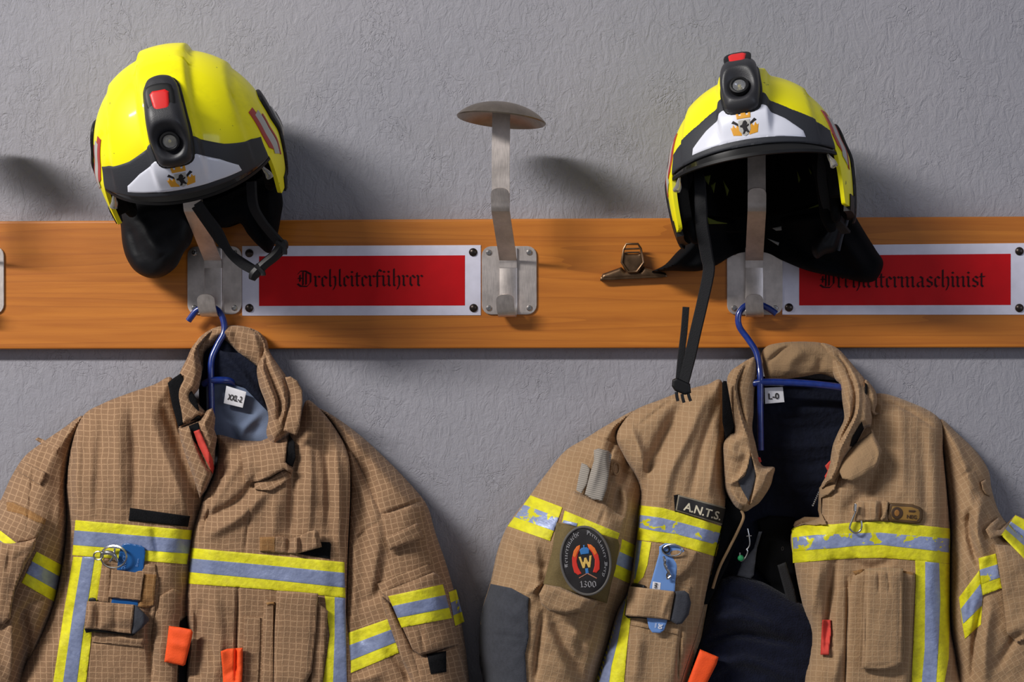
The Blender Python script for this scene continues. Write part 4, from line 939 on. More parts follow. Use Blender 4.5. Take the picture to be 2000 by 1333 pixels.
# ------------------------------------------------------------ keyring and blue tag on the left jacket
KT = thing('key_tag', 'dark blue plastic tag with steel keyring in the left jacket pocket', 'key tag', P(255, 1110, float(cpd(255, 1130)[0])+.004).tolist(), 'tags clipped to jackets')
kd = float(np.max(laid([(200, 1095), (303, 1103), (310, 1140), (293, 1260), (182, 1250), (190, 1170)], LB, .002)([255, 235, 275], [1110, 1150, 1080])))
tagpts = Zt([(430, 320), (455, 180), (490, 140), (540, 128), (700, 158), (745, 190), (752, 240), (720, 520), (668, 815), (660, 900), (340, 870), (395, 600)])
lay('tag', tagpts, kd+.002, .0022, M['bluetag'], KT, step=2.2, rim=1.5, drop=.0005)
print_text('lettering', 'DRXT', 160+500*.165, 1040+360*.165, 7.5, const(kd+.0045), M['paleblue'], KT, rot=-82)
print_text('lettering', 'Brunn', 160+655*.165, 1040+360*.165, 4.6, const(kd+.0045), M['paleblue'], KT, rot=-80)
def ringw(name, cx, cy, rx, ry, d, r, parent, tiltd=0.0, m=None):
    tube(name, [P(cx+rx*math.cos(a), cy+ry*math.sin(a), d+tiltd*math.cos(a)) for a in np.linspace(0, 2*math.pi, 28, endpoint=False)], r, m or M['steel'], parent, 8, False, closed=True)
ringw('keyring', 222, 1088, 25.5, 22, kd+.009, .0011, KT, .003)
ringw('keyring', 222, 1088.6, 24.5, 21, kd+.0108, .0009, KT, .003)
ringw('swivel_loop', 192, 1086, 9, 8, kd+.012, .0012, KT)
tube('swivel', [P(200, 1082, kd+.012), P(210, 1080, kd+.014), P(222, 1084, kd+.014), P(230, 1098, kd+.012)], [.002, .0035, .003, .0012], M['steel'], KT, 10)
tube('swivel_pin', [P(214, 1098, kd+.012), P(222, 1086, kd+.013), P(224, 1072, kd+.012)], .0013, M['steel'], KT, 8)
# ------------------------------------------------------------ right jacket
J2 = thing('fire_jacket', 'sand-coloured fire jacket hanging open over a navy lining, oval badge on its sleeve', 'jacket', P(1500, 900, .06).tolist(), 'fire jackets on hangers')
T2 = M['tan2']
Z4 = Zf(920, 780, .415); Z5 = Zf(1340, 640, .33); Z6 = Zf(1340, 940, .33)
full2 = lambda q: .068+.052*sstep((q[:, 1]-760)/240)
lay('lining', [(1440, 760), (1470, 735), (1560, 738), (1655, 745), (1660, 860), (1650, 1000), (1640, 1120), (1640, 1440), (1340, 1440), (1345, 1200), (1390, 1000), (1420, 900)], .022, .006, M['navylining'], J2, step=5, drop=.010, puff=.002, R=40,
    folds=[([(1500, 800+k*34), (1560, 806+k*34), (1640, 798+k*34)], 9, .004*(-1)**k) for k in range(7)])
tg = lay('size_tag', Z5([(465, 358), (572, 352), (582, 442), (468, 452)]), .058, .0008, M['white'], J2, step=4, drop=.0025)
print_text('lettering', 'L-0', 1511, 774, 11.5, const(.0592), M['ink'], tg, rot=-3, bold=.6)
LB2 = Panel([(1411, 748), (1380, 752), (1340, 762), (1290, 781), (1235, 805), (1204, 850), (1218, 890), (1250, 950), (1247, 1012), (1240, 1070), (1227, 1153), (1206, 1195), (1188, 1260), (1165, 1340), (1140, 1440), (1325, 1440), (1343, 1333), (1360, 1270), (1368, 1236), (1381, 1166), (1397, 1087), (1410, 1036), (1420, 985), (1416, 950), (1414, 855)], .014, full2, 42,
    [([(1330, 790), (1300, 850), (1262, 930), (1250, 980)], 14, -.012), ([(1375, 780), (1345, 850), (1310, 920), (1300, 980)], 10, .006), ([(1400, 790), (1372, 870), (1350, 960)], 8, -.005), ([(1408, 830), (1395, 900), (1385, 960)], 7, .004),
     ([(1230, 830), (1252, 890), (1262, 940)], 8, .006), ([(1340, 760), (1300, 790), (1250, 830)], 3, -.003), ([(1330, 1230), (1322, 1333)], 3, -.004), ([(1180, 1300), (1240, 1200)], 12, -.004), ([(1250, 1240), (1240, 1333)], 12, .004), ([(1385, 1100), (1355, 1240)], 5, .004)], wobble=.002, ws=95, seed=12)
LB2.build('left_front', T2, J2, 3, uvrot=4)
RB2 = Panel([(1640, 890), (1660, 850), (1690, 800), (1711, 769), (1770, 783), (1836, 820), (1842, 887), (1850, 970), (1856, 1040), (1855, 1102), (1856, 1220), (1870, 1300), (1885, 1440), (1565, 1440), (1569, 1333), (1579, 1290), (1584, 1237), (1568, 1184), (1553, 1110), (1547, 1036), (1600, 1010), (1601, 955)], .014, full2, 45,
    [([(1760, 800), (1762, 880), (1766, 960)], 12, .004), ([(1800, 830), (1806, 930), (1812, 1010)], 12, -.005), ([(1720, 900), (1690, 960), (1650, 1000)], 14, -.005), ([(1630, 1100), (1620, 1180), (1616, 1260)], 9, -.009), ([(1600, 1110), (1585, 1200)], 10, .005), ([(1650, 1090), (1700, 1110), (1740, 1095)], 9, -.004),
     ([(1655, 1130), (1655, 1230), (1652, 1330)], 3, -.004), ([(1711, 785), (1760, 795), (1830, 838)], 3, -.003), ([(1856, 1225), (1900, 1230)], 3, -.002), ([(1640, 1270), (1630, 1333)], 10, .005)], wobble=.002, ws=95, seed=14)
RB2.build('right_front', T2, J2, 3, uvrot=2)
LS2 = Panel([(1240, 802), (1180, 834), (1145, 856), (1103, 882), (1065, 928), (1032, 972), (995, 1021), (973, 1072), (958, 1137), (941, 1195), (936, 1257), (945, 1333), (960, 1440), (1145, 1440), (1165, 1340), (1188, 1260), (1206, 1200), (1230, 1153), (1243, 1070), (1250, 1012), (1254, 950), (1225, 890), (1206, 845)], .012, lambda q: .078+.048*sstep((q[:, 1]-840)/240), 82,
    [([(1204, 862), (1190, 890), (1195, 930)], 4, -.004), ([(1150, 840), (1190, 862), (1215, 870)], 3, -.003), ([(1245, 870), (1215, 940), (1200, 1000)], 9, -.007), ([(1200, 930), (1225, 980), (1215, 1040)], 8, .006), ([(1080, 1210), (1110, 1280), (1140, 1333)], 11, -.009), ([(1060, 1200), (1052, 1260), (1045, 1333)], 6, -.006),
     ([(1120, 1230), (1160, 1280)], 10, .006), ([(1190, 1150), (1150, 1210), (1130, 1300)], 13, -.006), ([(1042, 1060), (1050, 1120), (1042, 1170)], 9, .005), ([(1000, 1060), (1030, 1100), (1070, 1110)], 10, -.004), ([(1030, 1160), (1060, 1140)], 5, .005), ([(1120, 870), (1080, 930)], 12, .003)], wobble=.0022, ws=80, seed=15, minf=.22)
LS2.build('sleeve', T2, J2, 3, uvrot=14)
RS2 = Panel([(1836, 820), (1868, 845), (1908, 884), (1931, 920), (1937, 957), (1954, 1006), (1985, 1040), (2040, 1090), (2075, 1200), (2080, 1440), (1880, 1440), (1866, 1300), (1857, 1220), (1856, 1100), (1856, 1030), (1850, 960), (1842, 880)], .012, lambda q: .074+.048*sstep((q[:, 1]-860)/240), 60,
    [([(1895, 1000), (1892, 1040), (1908, 1100)], 7, -.010), ([(1915, 985), (1908, 1040), (1925, 1090)], 9, .008), ([(1880, 1020), (1870, 1100), (1868, 1160)], 8, -.006), ([(1850, 880), (1862, 980), (1866, 1060)], 6, -.005), ([(1875, 935), (1900, 915)], 3, -.002), ([(1919, 1170), (1905, 1240), (1898, 1333)], 7, -.008), ([(1935, 1180), (1925, 1260), (1925, 1333)], 10, .006),
     ([(1860, 1000), (1885, 1130), (1880, 1250)], 7, .004), ([(2000, 1240), (1980, 1250), (1950, 1300)], 8, -.006), ([(1860, 850), (1880, 900), (1900, 950)], 9, .004)], wobble=.002, ws=80, seed=16, minf=.22)
RS2.build('sleeve', T2, J2, 3, uvrot=-32)
# left sleeve: charcoal elbow, tapes, webbing loop, pocket with badge
lay('elbow_patch', Z4([(92, 870), (190, 890), (272, 935), (268, 1020), (272, 1120), (255, 1200), (262, 1333), (262, 1500), (70, 1500), (58, 1333), (40, 1250), (36, 1140), (45, 1010)]), LS2, .0025, M['charcoal'], J2, step=3, off=.0015, folds=[(Z4([(60, 1110), (150, 1115), (265, 1125)]), 5, -.0012)])
quadtape(LS2, *Z4([(280, 453), (430, 510), (372, 668), (172, 598)]), J2, f0=.30, f1=.70, silver='silverworn', uvrot=20)
quadtape(LS2, *Z4([(690, 650), (776, 690), (748, 870), (660, 830)]), J2, f0=.33, f1=.68, silver='silver', uvrot=24)
pk2 = Z4([(455, 470), (480, 430), (540, 455), (625, 490), (690, 540), (725, 560), (705, 700), (665, 830), (640, 960), (600, 960), (560, 1000), (450, 1010), (360, 985), (325, 925), (345, 870), (390, 720), (430, 560)])
lay('sleeve_pocket', pk2, LS2, .003, T2, J2, off=.006, puff=.012, R=24, uvrot=18, folds=[(Z4([(630, 520), (600, 600)]), 4, -.003)])
ph = laid(pk2, LS2, .003, off=.006, puff=.012, R=24)
quadtape(ph, *Z4([(440, 525), (700, 632), (690, 663), (428, 580)]), J2, f0=.05, f1=.06, silver='silver', uvrot=20)
lay('silver_edge', Z4([(436, 570), (500, 585), (496, 600), (430, 582)]), ph, .0016, M['silver'], J2, off=.0014)
pf2 = Z4([(320, 920), (345, 872), (420, 885), (520, 930), (595, 952), (575, 985), (545, 1005), (500, 1000), (450, 1012), (370, 1000), (330, 965)])
lay('pocket_flap', pf2, lambda x, y: LS2.depth(x, y)+.022, .003, T2, J2, off=.004, puff=.008, R=10, uvrot=20, step=2.5)
lay('webbing_loop', Z4([(578, 240), (600, 232), (650, 245), (662, 262), (655, 310), (640, 420), (618, 482), (570, 470), (535, 450), (560, 350), (578, 290)]), ph, .003, M['greyweb'], J2, off=.012, step=2, puff=.003, R=10, folds=[(Z4([(600, 245), (590, 350), (560, 450)]), 6, .002)], drop=.003)
lay('webbing_loop', Z4([(520, 300), (545, 310), (560, 330), (545, 400), (520, 445), (495, 430), (505, 370)]), ph, .002, M['greyweb'], J2, off=.006, step=2)
ringp = [(684+22*math.cos(a)*.7, 328+28*math.sin(a)) for a in np.linspace(0, 6.28, 14)[:-1]]
tube('cord_loop', [P(920+x*.415, 780+y*.415, float(LS2.depth(920+x*.415, 780+y*.415)[0])+.004) for x, y in ringp], .0012, M['tanplain'], J2, 8, True, 3, closed=True)
ol = Z4([(402, 580), (470, 595), (690, 660), (700, 690), (680, 800), (660, 870), (640, 962), (600, 950), (480, 910), (350, 880), (340, 870), (380, 720)])
lay('badge_panel', ol, ph, .002, M['olive'], J2, off=.002, puff=.002, R=10)
oh = laid(ol, ph, .002, off=.002, puff=.002, R=10)
# oval badge
BC = (1144, 1096); BA, BB, BR_ = 49.5, 68.5, math.radians(-7)
def bmap(u, v):                     # badge-centred px, v up, rotated
    u = np.asarray(u, float); v = np.asarray(v, float)
    return BC[0]+u*math.cos(BR_)+v*math.sin(BR_)*-1*-1*0+(-v)*(-math.sin(BR_)), BC[1]+u*math.sin(BR_)+(-v)*math.cos(BR_)
def boval(k): return [tuple(float(t) for t in bmap(BA*k*math.cos(a), BB*k*math.sin(a))) for a in np.linspace(0, 2*math.pi, 48, endpoint=False)]
bd = float(oh(*[np.array([BC[0]]), np.array([BC[1]])])[0])
bdn = lambda x, y: .35*oh(x, y)+.65*(bd+.000)+.002
badge = lay('oval_badge', boval(1), bdn, .003, M['ink'], J2, step=2.5, rim=3, drop=.004)
BT = mat('badge_thread_grey', (150, 148, 150), 0.8); EDGE = mat('badge_border', (92, 88, 84), 0.8)
tube('border', [P(x, y, float(bdn(np.array([x]), np.array([y]))[0])+.003) for x, y in boval(.97)], .0018, EDGE, badge, 8, False, closed=True)
def bput(name, pts, m, lift=0.0):
    x, y = bmap([p[0] for p in pts], [p[1] for p in pts]); q = list(zip(x.tolist(), y.tolist()))
    lay(name, q, lambda X, Y: bdn(X, Y), .0008, m, badge, off=.003+lift, step=1.0, rim=1, drop=.0003)
def barc(name, text, a0, a1, ra, rb, h, flip=False):
    V, F, L = blackletter(text, 0.10, 38); n = len(V)
    a = np.radians(a0+(a1-a0)*V[:, 0]/L); r = 1+(V[:, 1]*h)/60.0*(1 if not flip else 1)
    u = ra*r*np.cos(a); v = rb*r*np.sin(a)
    X, Y = bmap(u, v); j = np.repeat(np.arange(len(F)) % 9, 4)*0.00001
    mk(name, P(X, Y, bdn(X, Y)+.0035+j), F, BT, badge, smooth=False)
barc('lettering', 'Feuerwache', 190, 98, 35.5, 51.5, 7.5); barc('lettering', 'Prenzlauer Berg', 78, -40, 36.5, 52.5, 6.0)
V, F, L = blackletter('1300', 0.10, 38); X, Y = bmap(-16+V[:, 0]/L*32, -50+V[:, 1]*9.0-0.12*(V[:, 0]/L*32))
mk('lettering', P(X, Y, bdn(X, Y)+.0035+np.repeat(np.arange(len(F)) % 9, 4)*0.00001), F, BT, badge, smooth=False)
FR = mat('thread_red', (206, 44, 28), 0.7); FO = mat('thread_orange', (226, 110, 36), 0.7); FY = mat('thread_gold', (214, 176, 90), 0.7); FB = mat('thread_blue', (46, 112, 176), 0.7); FC = mat('thread_copper', (170, 110, 86), 0.7)
fl_ = [(-7, 32), (-14, 30), (-21, 22), (-26, 8), (-27, -6), (-25, -20), (-18, -26), (-11, -24), (-16, -12), (-18, 0), (-14, 14), (-8, 24)]
bput('flame', fl_, FR); bput('flame', [(-7, 32), (-14, 30), (-21, 22), (-24, 12), (-19, 8), (-14, 18), (-9, 24)], FO, .0004)
bput('flame', [(-x, y) for x, y in fl_][::-1], FR); bput('flame', [(-x, y) for x, y in [(-7, 32), (-14, 30), (-21, 22), (-24, 12), (-19, 8), (-14, 18), (-9, 24)]][::-1], FO, .0004)
bput('crown', [(-8, 13), (8, 13), (9.5, 22), (5, 26), (1.5, 26), (1.5, 31), (-1.5, 31), (-1.5, 26), (-5, 26), (-9.5, 22)], FB)
bput('letter_w', [(-13, 9), (-8.5, 9), (-5.5, -6), (-2, 6), (2, 6), (5.5, -6), (8.5, 9), (13, 9), (7.5, -14), (3.5, -14), (0, -3), (-3.5, -14), (-7.5, -14)], FY)
bput('stem', [(-3, -15), (3, -15), (3, -25), (-3, -25)], FB); bput('twig', [(0, -26), (-17, -33), (-17, -31), (0, -24)], FC); bput('twig', [(0, -26), (17, -38), (18, -36), (1, -24)], FC)
# left front details
tl = Z4([(790, 500), (900, 512), (1000, 540), (1180, 600), (1178, 640), (1152, 742), (1060, 715), (960, 685), (860, 672), (780, 662), (785, 560)])
tape(LB2, tl, Z4([(790, 545), (900, 560), (1000, 585), (1175, 632), (1168, 690), (1060, 660), (960, 635), (860, 620), (786, 605)]), J2, silver='silverworn', uvrot=10)
tape(LB2, Z4([(782, 665), (848, 675), (830, 780), (800, 870), (765, 880), (770, 760)]), Z4([(782, 665), (803, 668), (790, 760), (772, 850), (766, 860), (772, 760)]), J2, uvrot=8)
tape(LB2, Z4([(742, 900), (752, 1020), (735, 1160), (720, 1333), (712, 1420), (560, 1420), (600, 1290), (690, 1020)]), Z4([(740, 905), (715, 1010), (690, 1140), (660, 1260), (650, 1333), (640, 1420), (570, 1420), (600, 1290), (690, 1020)]), J2, uvrot=12)
pn = Z4([(975, 450), (1218, 515), (1195, 598), (962, 525)])
pnb = [(1316, 968), (1340, 967), (1425, 992), (1416, 1026), (1330, 1002), (1318, 1000)]
NP = lay('name_patch', pn, LB2, .003, mat('patch_rim', (120, 112, 96), 0.7), J2, off=.003, rim=1, step=2.5, drop=.003)
nh = laid(pn, LB2, .003, off=.003, rim=1)
lay('patch_field', Z4([(980, 458), (1210, 521), (1190, 589), (969, 521)]), nh, .0006, M['ink'], NP, off=.0002, step=2.5, drop=.0003)
print_text('lettering', 'A.N.T.S.', 1372, 999, 15.5, nh, mat('patch_letter', (206, 196, 172), 0.7), NP, rot=16, off=.0012, bold=.9, stretch=1.0)
lay('hook_tape', [(1316, 968), (1326, 966), (1322, 1000), (1318, 1000)], LB2, .002, M['velcro'], J2, off=.001)
lay('hook_tape', Z5([(213, 330), (222, 316), (240, 318), (262, 440), (288, 590), (270, 625), (235, 660), (215, 560)]), lambda x, y: np.maximum(LB2.depth(x, y), .07), .003, M['velcro'], J2, off=.014, step=2.5)
Zq = Zf(1200, 1040, .165)
tl2 = Zq([(430, 130), (980, 240), (965, 320), (900, 440), (790, 530), (670, 590), (590, 570), (330, 550), (370, 380)])
lay('pocket_flap', Zq([(560, 140), (980, 235), (960, 330), (890, 440), (790, 525), (665, 585), (640, 480), (560, 300)]), LB2, .003, T2, J2, off=.003, puff=.004, R=12, step=2.5, uvrot=8, folds=[(Zq([(620, 290), (700, 420), (670, 570)]), 5, -.004)])
lay('chest_pocket', Zq([(330, 540), (900, 640), (870, 900), (760, 1220), (640, 1190), (190, 1100), (200, 700)]), LB2, .002, T2, J2, off=.0008, uvrot=8)
h2 = Zq([(175, 640), (330, 658), (700, 700), (712, 720), (680, 900), (655, 1045), (560, 1030), (300, 1005), (185, 1000), (130, 985), (150, 800)])
lay('strap_back', Zq([(210, 605), (260, 605), (360, 630), (350, 690), (700, 760), (660, 1060), (560, 1050), (300, 1020), (160, 1020), (120, 985), (140, 820), (180, 700)]), LB2, .003, M['black'], J2, off=.006, step=2)
lay('strap', h2, LB2, .003, T2, J2, off=.016, puff=.003, R=10, step=2, uvrot=6, drop=.003, folds=[(Zq([(230, 660), (200, 1000)]), 5, -.004), (Zq([(650, 720), (560, 1010)]), 5, .003)])
lay('strap_tip', Zq([(722, 700), (830, 692), (880, 730), (908, 840), (880, 980), (800, 1085), (740, 1095), (655, 1050), (690, 900)]), LB2, .003, M['charcoal'], J2, off=.013, puff=.003, R=10, step=2, smooth=False)
lay('pull_tab', Z4([(1078, 1178), (1165, 1215), (1155, 1250), (1100, 1360), (1040, 1500), (960, 1500), (1020, 1330)]), .100, .004, M['orange'], J2, puff=.004, R=12, step=2.5, label='bright orange pull tab', drop=.006)
lay('front_edge', Z4([(1105, 940), (1120, 930), (1085, 1120), (1055, 1210), (1025, 1330), (1000, 1420), (965, 1420), (1000, 1300), (1060, 1120)]), LB2, .002, M['tanplain'], J2, off=.001, step=2.5)
# facing, inside of the left front edge
lay('facing', Z5([(235, 1010), (300, 1065), (340, 1085), (330, 1180), (300, 1260), (250, 1400), (210, 1480), (130, 1640), (90, 1640), (170, 1400), (210, 1200)]), .080, .003, M['blackcloth'], J2, step=3, drop=.01)
tube('facing_edge', [P(1448, 998, .088), P(1452, 1012, .088), P(1440, 1040, .088), P(1425, 1070, .087), P(1405, 1110, .086), P(1392, 1150, .085)], .002, M['tanplain'], J2, 8)
# right front details
tr = Z6([(623, 290), (640, 272), (700, 262), (880, 256), (1000, 244), (1150, 240), (1300, 252), (1563, 282), (1562, 490), (1300, 466), (1150, 455), (1000, 458), (800, 472), (632, 486), (628, 400)])
tape(RB2, tr, Z6([(630, 335), (760, 320), (880, 315), (1000, 310), (1150, 306), (1300, 320), (1560, 342), (1558, 424), (1400, 405), (1300, 395), (1150, 378), (1000, 384), (880, 398), (760, 405), (636, 418)]), J2, silver='silverworn', uvrot=1)
tape(RB2, Z6([(1356, 470), (1562, 492), (1560, 850), (1555, 1050), (1530, 1191), (1510, 1500), (1320, 1500), (1335, 1191), (1350, 850), (1360, 600)]), Z6([(1415, 478), (1498, 486), (1505, 700), (1498, 900), (1480, 1191), (1465, 1500), (1380, 1500), (1395, 1191), (1412, 1000), (1415, 700)]), J2, silver='silver', uvrot=88)
lay('collar_end', Z6([(635, 262), (645, 240), (700, 212), (780, 215), (828, 235), (830, 258), (760, 262), (700, 255), (640, 275)]), RB2, .004, M['tanplain'], J2, off=.004, puff=.004, R=6, step=2)
lay('pocket_loop_strip', Z6([(1005, 125), (1060, 115), (1190, 118), (1190, 150), (1195, 235), (1080, 235), (1000, 240)]), RB2, .003, M['tan2'], J2, off=.003, step=2, folds=[(Z6([(1060, 120), (1060, 235)]), 4, -.004), (Z6([(1120, 120), (1120, 235)]), 5, .005), (Z6([(1155, 120), (1155, 235)]), 4, -.005)])
lay('strap_edge', Z6([(1182, 125), (1196, 122), (1195, 160), (1180, 220), (1160, 235), (1150, 225), (1170, 190)]), RB2, .003, M['tanplain'], J2, off=.007, step=1.5)
mp_ = Z6([(1198, 145), (1212, 130), (1340, 138), (1385, 155), (1402, 172), (1400, 225), (1385, 250), (1340, 255), (1210, 240), (1190, 220)])
MPt = lay('morale_patch', mp_, RB2, .004, mat('brown_rubber', (84, 60, 30), 0.6), J2, off=.002, step=2, rim=3, drop=.003)
mh = laid(mp_, RB2, .004, off=.002, rim=3)
lay('patch_field', Z6([(1222, 150), (1335, 155), (1375, 168), (1384, 185), (1382, 220), (1365, 238), (1222, 226), (1210, 190)]), mh, .0006, mat('ochre_rubber', (140, 104, 42), 0.6), MPt, off=.0002, step=2, drop=.0003)
DK = mat('dark_brown_rubber', (66, 44, 22), 0.6)
cx_, cy_ = 1340+1248*.33, 940+190*.33
lay('ring', [(cx_+11.5*math.cos(a), cy_+12*math.sin(a)) for a in np.linspace(0, 6.283, 24)[:-1]], mh, .0008, DK, MPt, off=.001, step=1.2, drop=.0003)
lay('ring_centre', [(cx_+5*math.cos(a), cy_+6.5*math.sin(a)) for a in np.linspace(0, 6.283, 18)[:-1]], mh, .0008, mat('ochre_rubber_centre', (150, 100, 40), 0.6), MPt, off=.0017, step=1, drop=.0003)
print_text('lettering', 'NEG', 1340+1335*.33, 940+212*.33, 7.0, mh, DK, MPt, rot=5, off=.0014, bold=.5)
lay('mark', Z6([(1318, 172), (1355, 174), (1360, 180), (1350, 186), (1318, 184)]), mh, .0004, DK, MPt, off=.0012, step=1, drop=.0003)
# carabiner hangs from the jacket
CBN = thing('carabiner', 'small steel carabiner hanging below the right chest strap', 'carabiner', P(1668, 1010, float(RB2.depth(1668, 1010)[0])+.006).tolist())
cd = float(RB2.depth(1668, 1020)[0])+.008
tube('hook_body', [P(1671, 985, cd), P(1669, 992, cd+.001), P(1671, 999, cd), P(1660, 1028, cd), P(1662, 1036, cd+.001), P(1671, 1041.5, cd+.001), P(1680, 1037, cd+.001), P(1683, 1028, cd+.001), P(1682, 1018, cd)], .0014, M['steel'], CBN, 10)
tube('gate', [P(1671, 985, cd+.002), P(1670, 999, cd+.003)], .0022, M['steel'], CBN, 10)
# chest pocket, right
lay('pocket_body', Z6([(985, 560), (1050, 525), (1130, 515), (1290, 535), (1355, 548), (1345, 750), (1335, 1000), (1320, 1191), (1315, 1480), (940, 1480), (945, 1191), (950, 900), (968, 640)]), RB2, .003, T2, J2, off=.002, puff=.006, R=14, uvrot=2)
pb = laid(Z6([(985, 560), (1050, 525), (1130, 515), (1290, 535), (1355, 548), (1345, 750), (1335, 1000), (1320, 1191), (1315, 1480), (940, 1480), (945, 1191), (950, 900), (968, 640)]), RB2, .003, off=.002, puff=.006, R=14)
lay('pocket_side', Z6([(880, 640), (970, 625), (965, 700), (955, 850), (940, 1191), (938, 1480), (800, 1480), (810, 1100), (850, 800)]), RB2, .002, T2, J2, off=.001, uvrot=2)
lay('pocket_flap', Z6([(1060, 520), (1180, 512), (1285, 520), (1283, 700), (1282, 900), (1280, 1075), (1240, 1110), (1150, 1122), (1038, 1112), (1045, 980), (1050, 760)]), pb, .003, T2, J2, off=.008, puff=.005, R=14, uvrot=2, folds=[(Z6([(1070, 560), (1068, 800), (1062, 1090)]), 2.4, -.002), (Z6([(1262, 560), (1262, 800), (1255, 1080)]), 2.4, -.002), (Z6([(1060, 1085), (1150, 1095), (1250, 1065)]), 2.4, -.0015), (Z6([(1135, 525), (1140, 660)]), 2.4, -.003), (Z6([(1192, 525), (1202, 660)]), 2.4, -.003)], drop=.004)
lay('pocket_corner', Z6([(985, 535), (1050, 520), (1045, 545), (1000, 560)]), RB2, .003, M['rust'], J2, off=.006, step=2)
lay('pocket_corner', Z6([(1280, 530), (1350, 542), (1345, 575), (1285, 545)]), RB2, .003, M['rust'], J2, off=.006, step=2)
lay('pull_tab', Z6([(806, 822), (855, 822), (858, 900), (850, 980), (846, 1032), (795, 1030), (800, 920)]), RB2, .003, M['redcloth'], J2, off=.008, puff=.002, R=5, step=2, folds=[(Z6([(825, 830), (825, 1020)]), 3, -.002)], label='faded red pull tab')
# right sleeve details
lay('loop', Z5([(1745, 915), (1775, 900), (1790, 930), (1812, 975), (1800, 1000), (1775, 990), (1755, 960)]), RS2, .002, T2, J2, off=.006, puff=.004, R=5, step=2, uvrot=-30)
lay('sleeve_strip', Z5([(1650, 880), (1710, 850), (1780, 1000), (1850, 1110), (1800, 1150), (1720, 1020)]), RS2, .0012, T2, J2, uvrot=-30)
quadtape(RS2, *Z6([(1730, 458), (1832, 430), (1868, 635), (1755, 678)]), J2, silver='silverworn', uvrot=-12, off=.002)
tape(RS2, Z6([(1735, 530), (1755, 680), (1745, 850), (1650, 935), (1635, 850), (1615, 690)]), Z6([(1742, 610), (1755, 680), (1750, 740), (1640, 845), (1632, 800), (1626, 758)]), J2, silver='silver', uvrot=-36)
lay('sleeve_pocket', Z6([(1825, 375), (1950, 385), (2040, 430), (2100, 900), (1960, 960), (1900, 900), (1870, 640)]), RS2, .003, M['tan2'], J2, off=.004, puff=.006, R=18, uvrot=-10)
flr = Z6([(1772, 290), (1800, 255), (1850, 215), (1870, 230), (1830, 290), (1860, 290), (1950, 200), (2060, 250), (2120, 500), (2010, 490), (1950, 400), (1870, 325), (1840, 330), (1800, 345)])
lay('pocket_flap', flr, RS2, .003, T2, J2, off=.010, puff=.003, R=8, uvrot=-36, step=2.5)
quadtape(laid(flr, RS2, .003, off=.010, puff=.003, R=8), *Z6([(1948, 203), (2080, 265), (2060, 520), (1865, 322)]), J2, silver='silver', uvrot=50)
# collar
CB2 = Panel(Z5([(445, 160), (480, 110), (560, 90), (640, 84), (720, 84), (800, 92), (880, 130), (950, 200), (1000, 260), (1010, 400), (930, 400), (905, 325), (850, 290), (790, 275), (700, 290), (600, 305), (500, 318), (470, 300), (455, 240)]), .022, .056, 20,
    [(Z5([(480, 210), (560, 140), (640, 100)]), 4, -.004), (Z5([(600, 280), (620, 200), (700, 130)]), 14, .006), (Z5([(780, 270), (800, 180)]), 8, -.004), (Z5([(640, 290), (740, 275), (860, 300), (900, 330)]), 4, .004), (Z5([(860, 140), (930, 230), (970, 330)]), 5, .005)], wobble=.001, ws=60)
CB2.build('collar', M['tanplain'], J2, 2.5, uvrot=3)
CL2 = Panel(Z5([(242, 322), (262, 262), (310, 225), (370, 188), (408, 180), (420, 260), (404, 380), (400, 500), (392, 600), (412, 690), (428, 760), (452, 818), (522, 828), (515, 880), (496, 945), (440, 1030), (395, 1065), (345, 1092), (290, 1062), (245, 990), (228, 930), (222, 800), (222, 690), (262, 635), (288, 610), (262, 450)]), .040, lambda q: .072+.044*sstep((q[:, 1]-740)/120), 18,
    [(Z5([(372, 200), (330, 260), (305, 340), (320, 440), (345, 540), (375, 620)]), 3, -.006), (Z5([(350, 210), (312, 280), (290, 360), (310, 480), (345, 600), (395, 690)]), 4, .005), (Z5([(380, 730), (360, 830), (310, 900), (240, 930)]), 5, .006), (Z5([(260, 960), (320, 1040), (380, 1060)]), 5, .004), (Z5([(250, 700), (300, 760), (340, 740)]), 9, .004)], wobble=.0012, ws=50)
CL2.build('collar', T2, J2, 2.5, uvrot=14)
lay('hook_tape', Z5([(380, 760), (412, 850), (410, 900), (395, 960), (372, 1032), (330, 960), (308, 912), (350, 880), (368, 830)]), CL2, .002, M['charcoal'], J2, off=.001, step=2)
lay('collar_tip', Z5([(382, 735), (415, 770), (452, 822), (524, 830), (515, 880), (494, 940), (440, 1020), (378, 1052), (400, 960), (415, 880)]), CL2, .003, T2, J2, off=.004, puff=.004, R=8, step=2, uvrot=20)
CR2 = Panel(Z5([(800, 92), (890, 120), (960, 190), (1010, 250), (1060, 310), (1090, 380), (1100, 480), (1095, 580), (1060, 600), (1010, 690), (950, 780), (930, 850), (900, 900), (895, 940), (850, 930), (800, 960), (820, 900), (850, 800), (868, 700), (900, 620), (935, 540), (925, 440), (912, 340), (880, 300), (820, 150)]), .034, lambda q: .058+.076*sstep((q[:, 1]-700)/130), 18,
    [(Z5([(900, 170), (970, 290), (1000, 400), (985, 520), (930, 640), (880, 740)]), 3, -.006), (Z5([(920, 160), (995, 280), (1025, 400), (1010, 520), (955, 640), (900, 740)]), 4, .005), (Z5([(940, 350), (965, 450), (960, 540), (900, 640), (870, 740)]), 5, .005)], wobble=.001, ws=50)
CR2.build('collar', T2, J2, 2.5, uvrot=-16)
CR3 = Panel(Z5([(1060, 310), (1110, 360), (1128, 400), (1130, 450), (1118, 500), (1150, 508), (1110, 520), (1085, 500), (1060, 430)]), .05, .092, 8); CR3.build('collar_strap', T2, J2, 2, uvrot=-10)
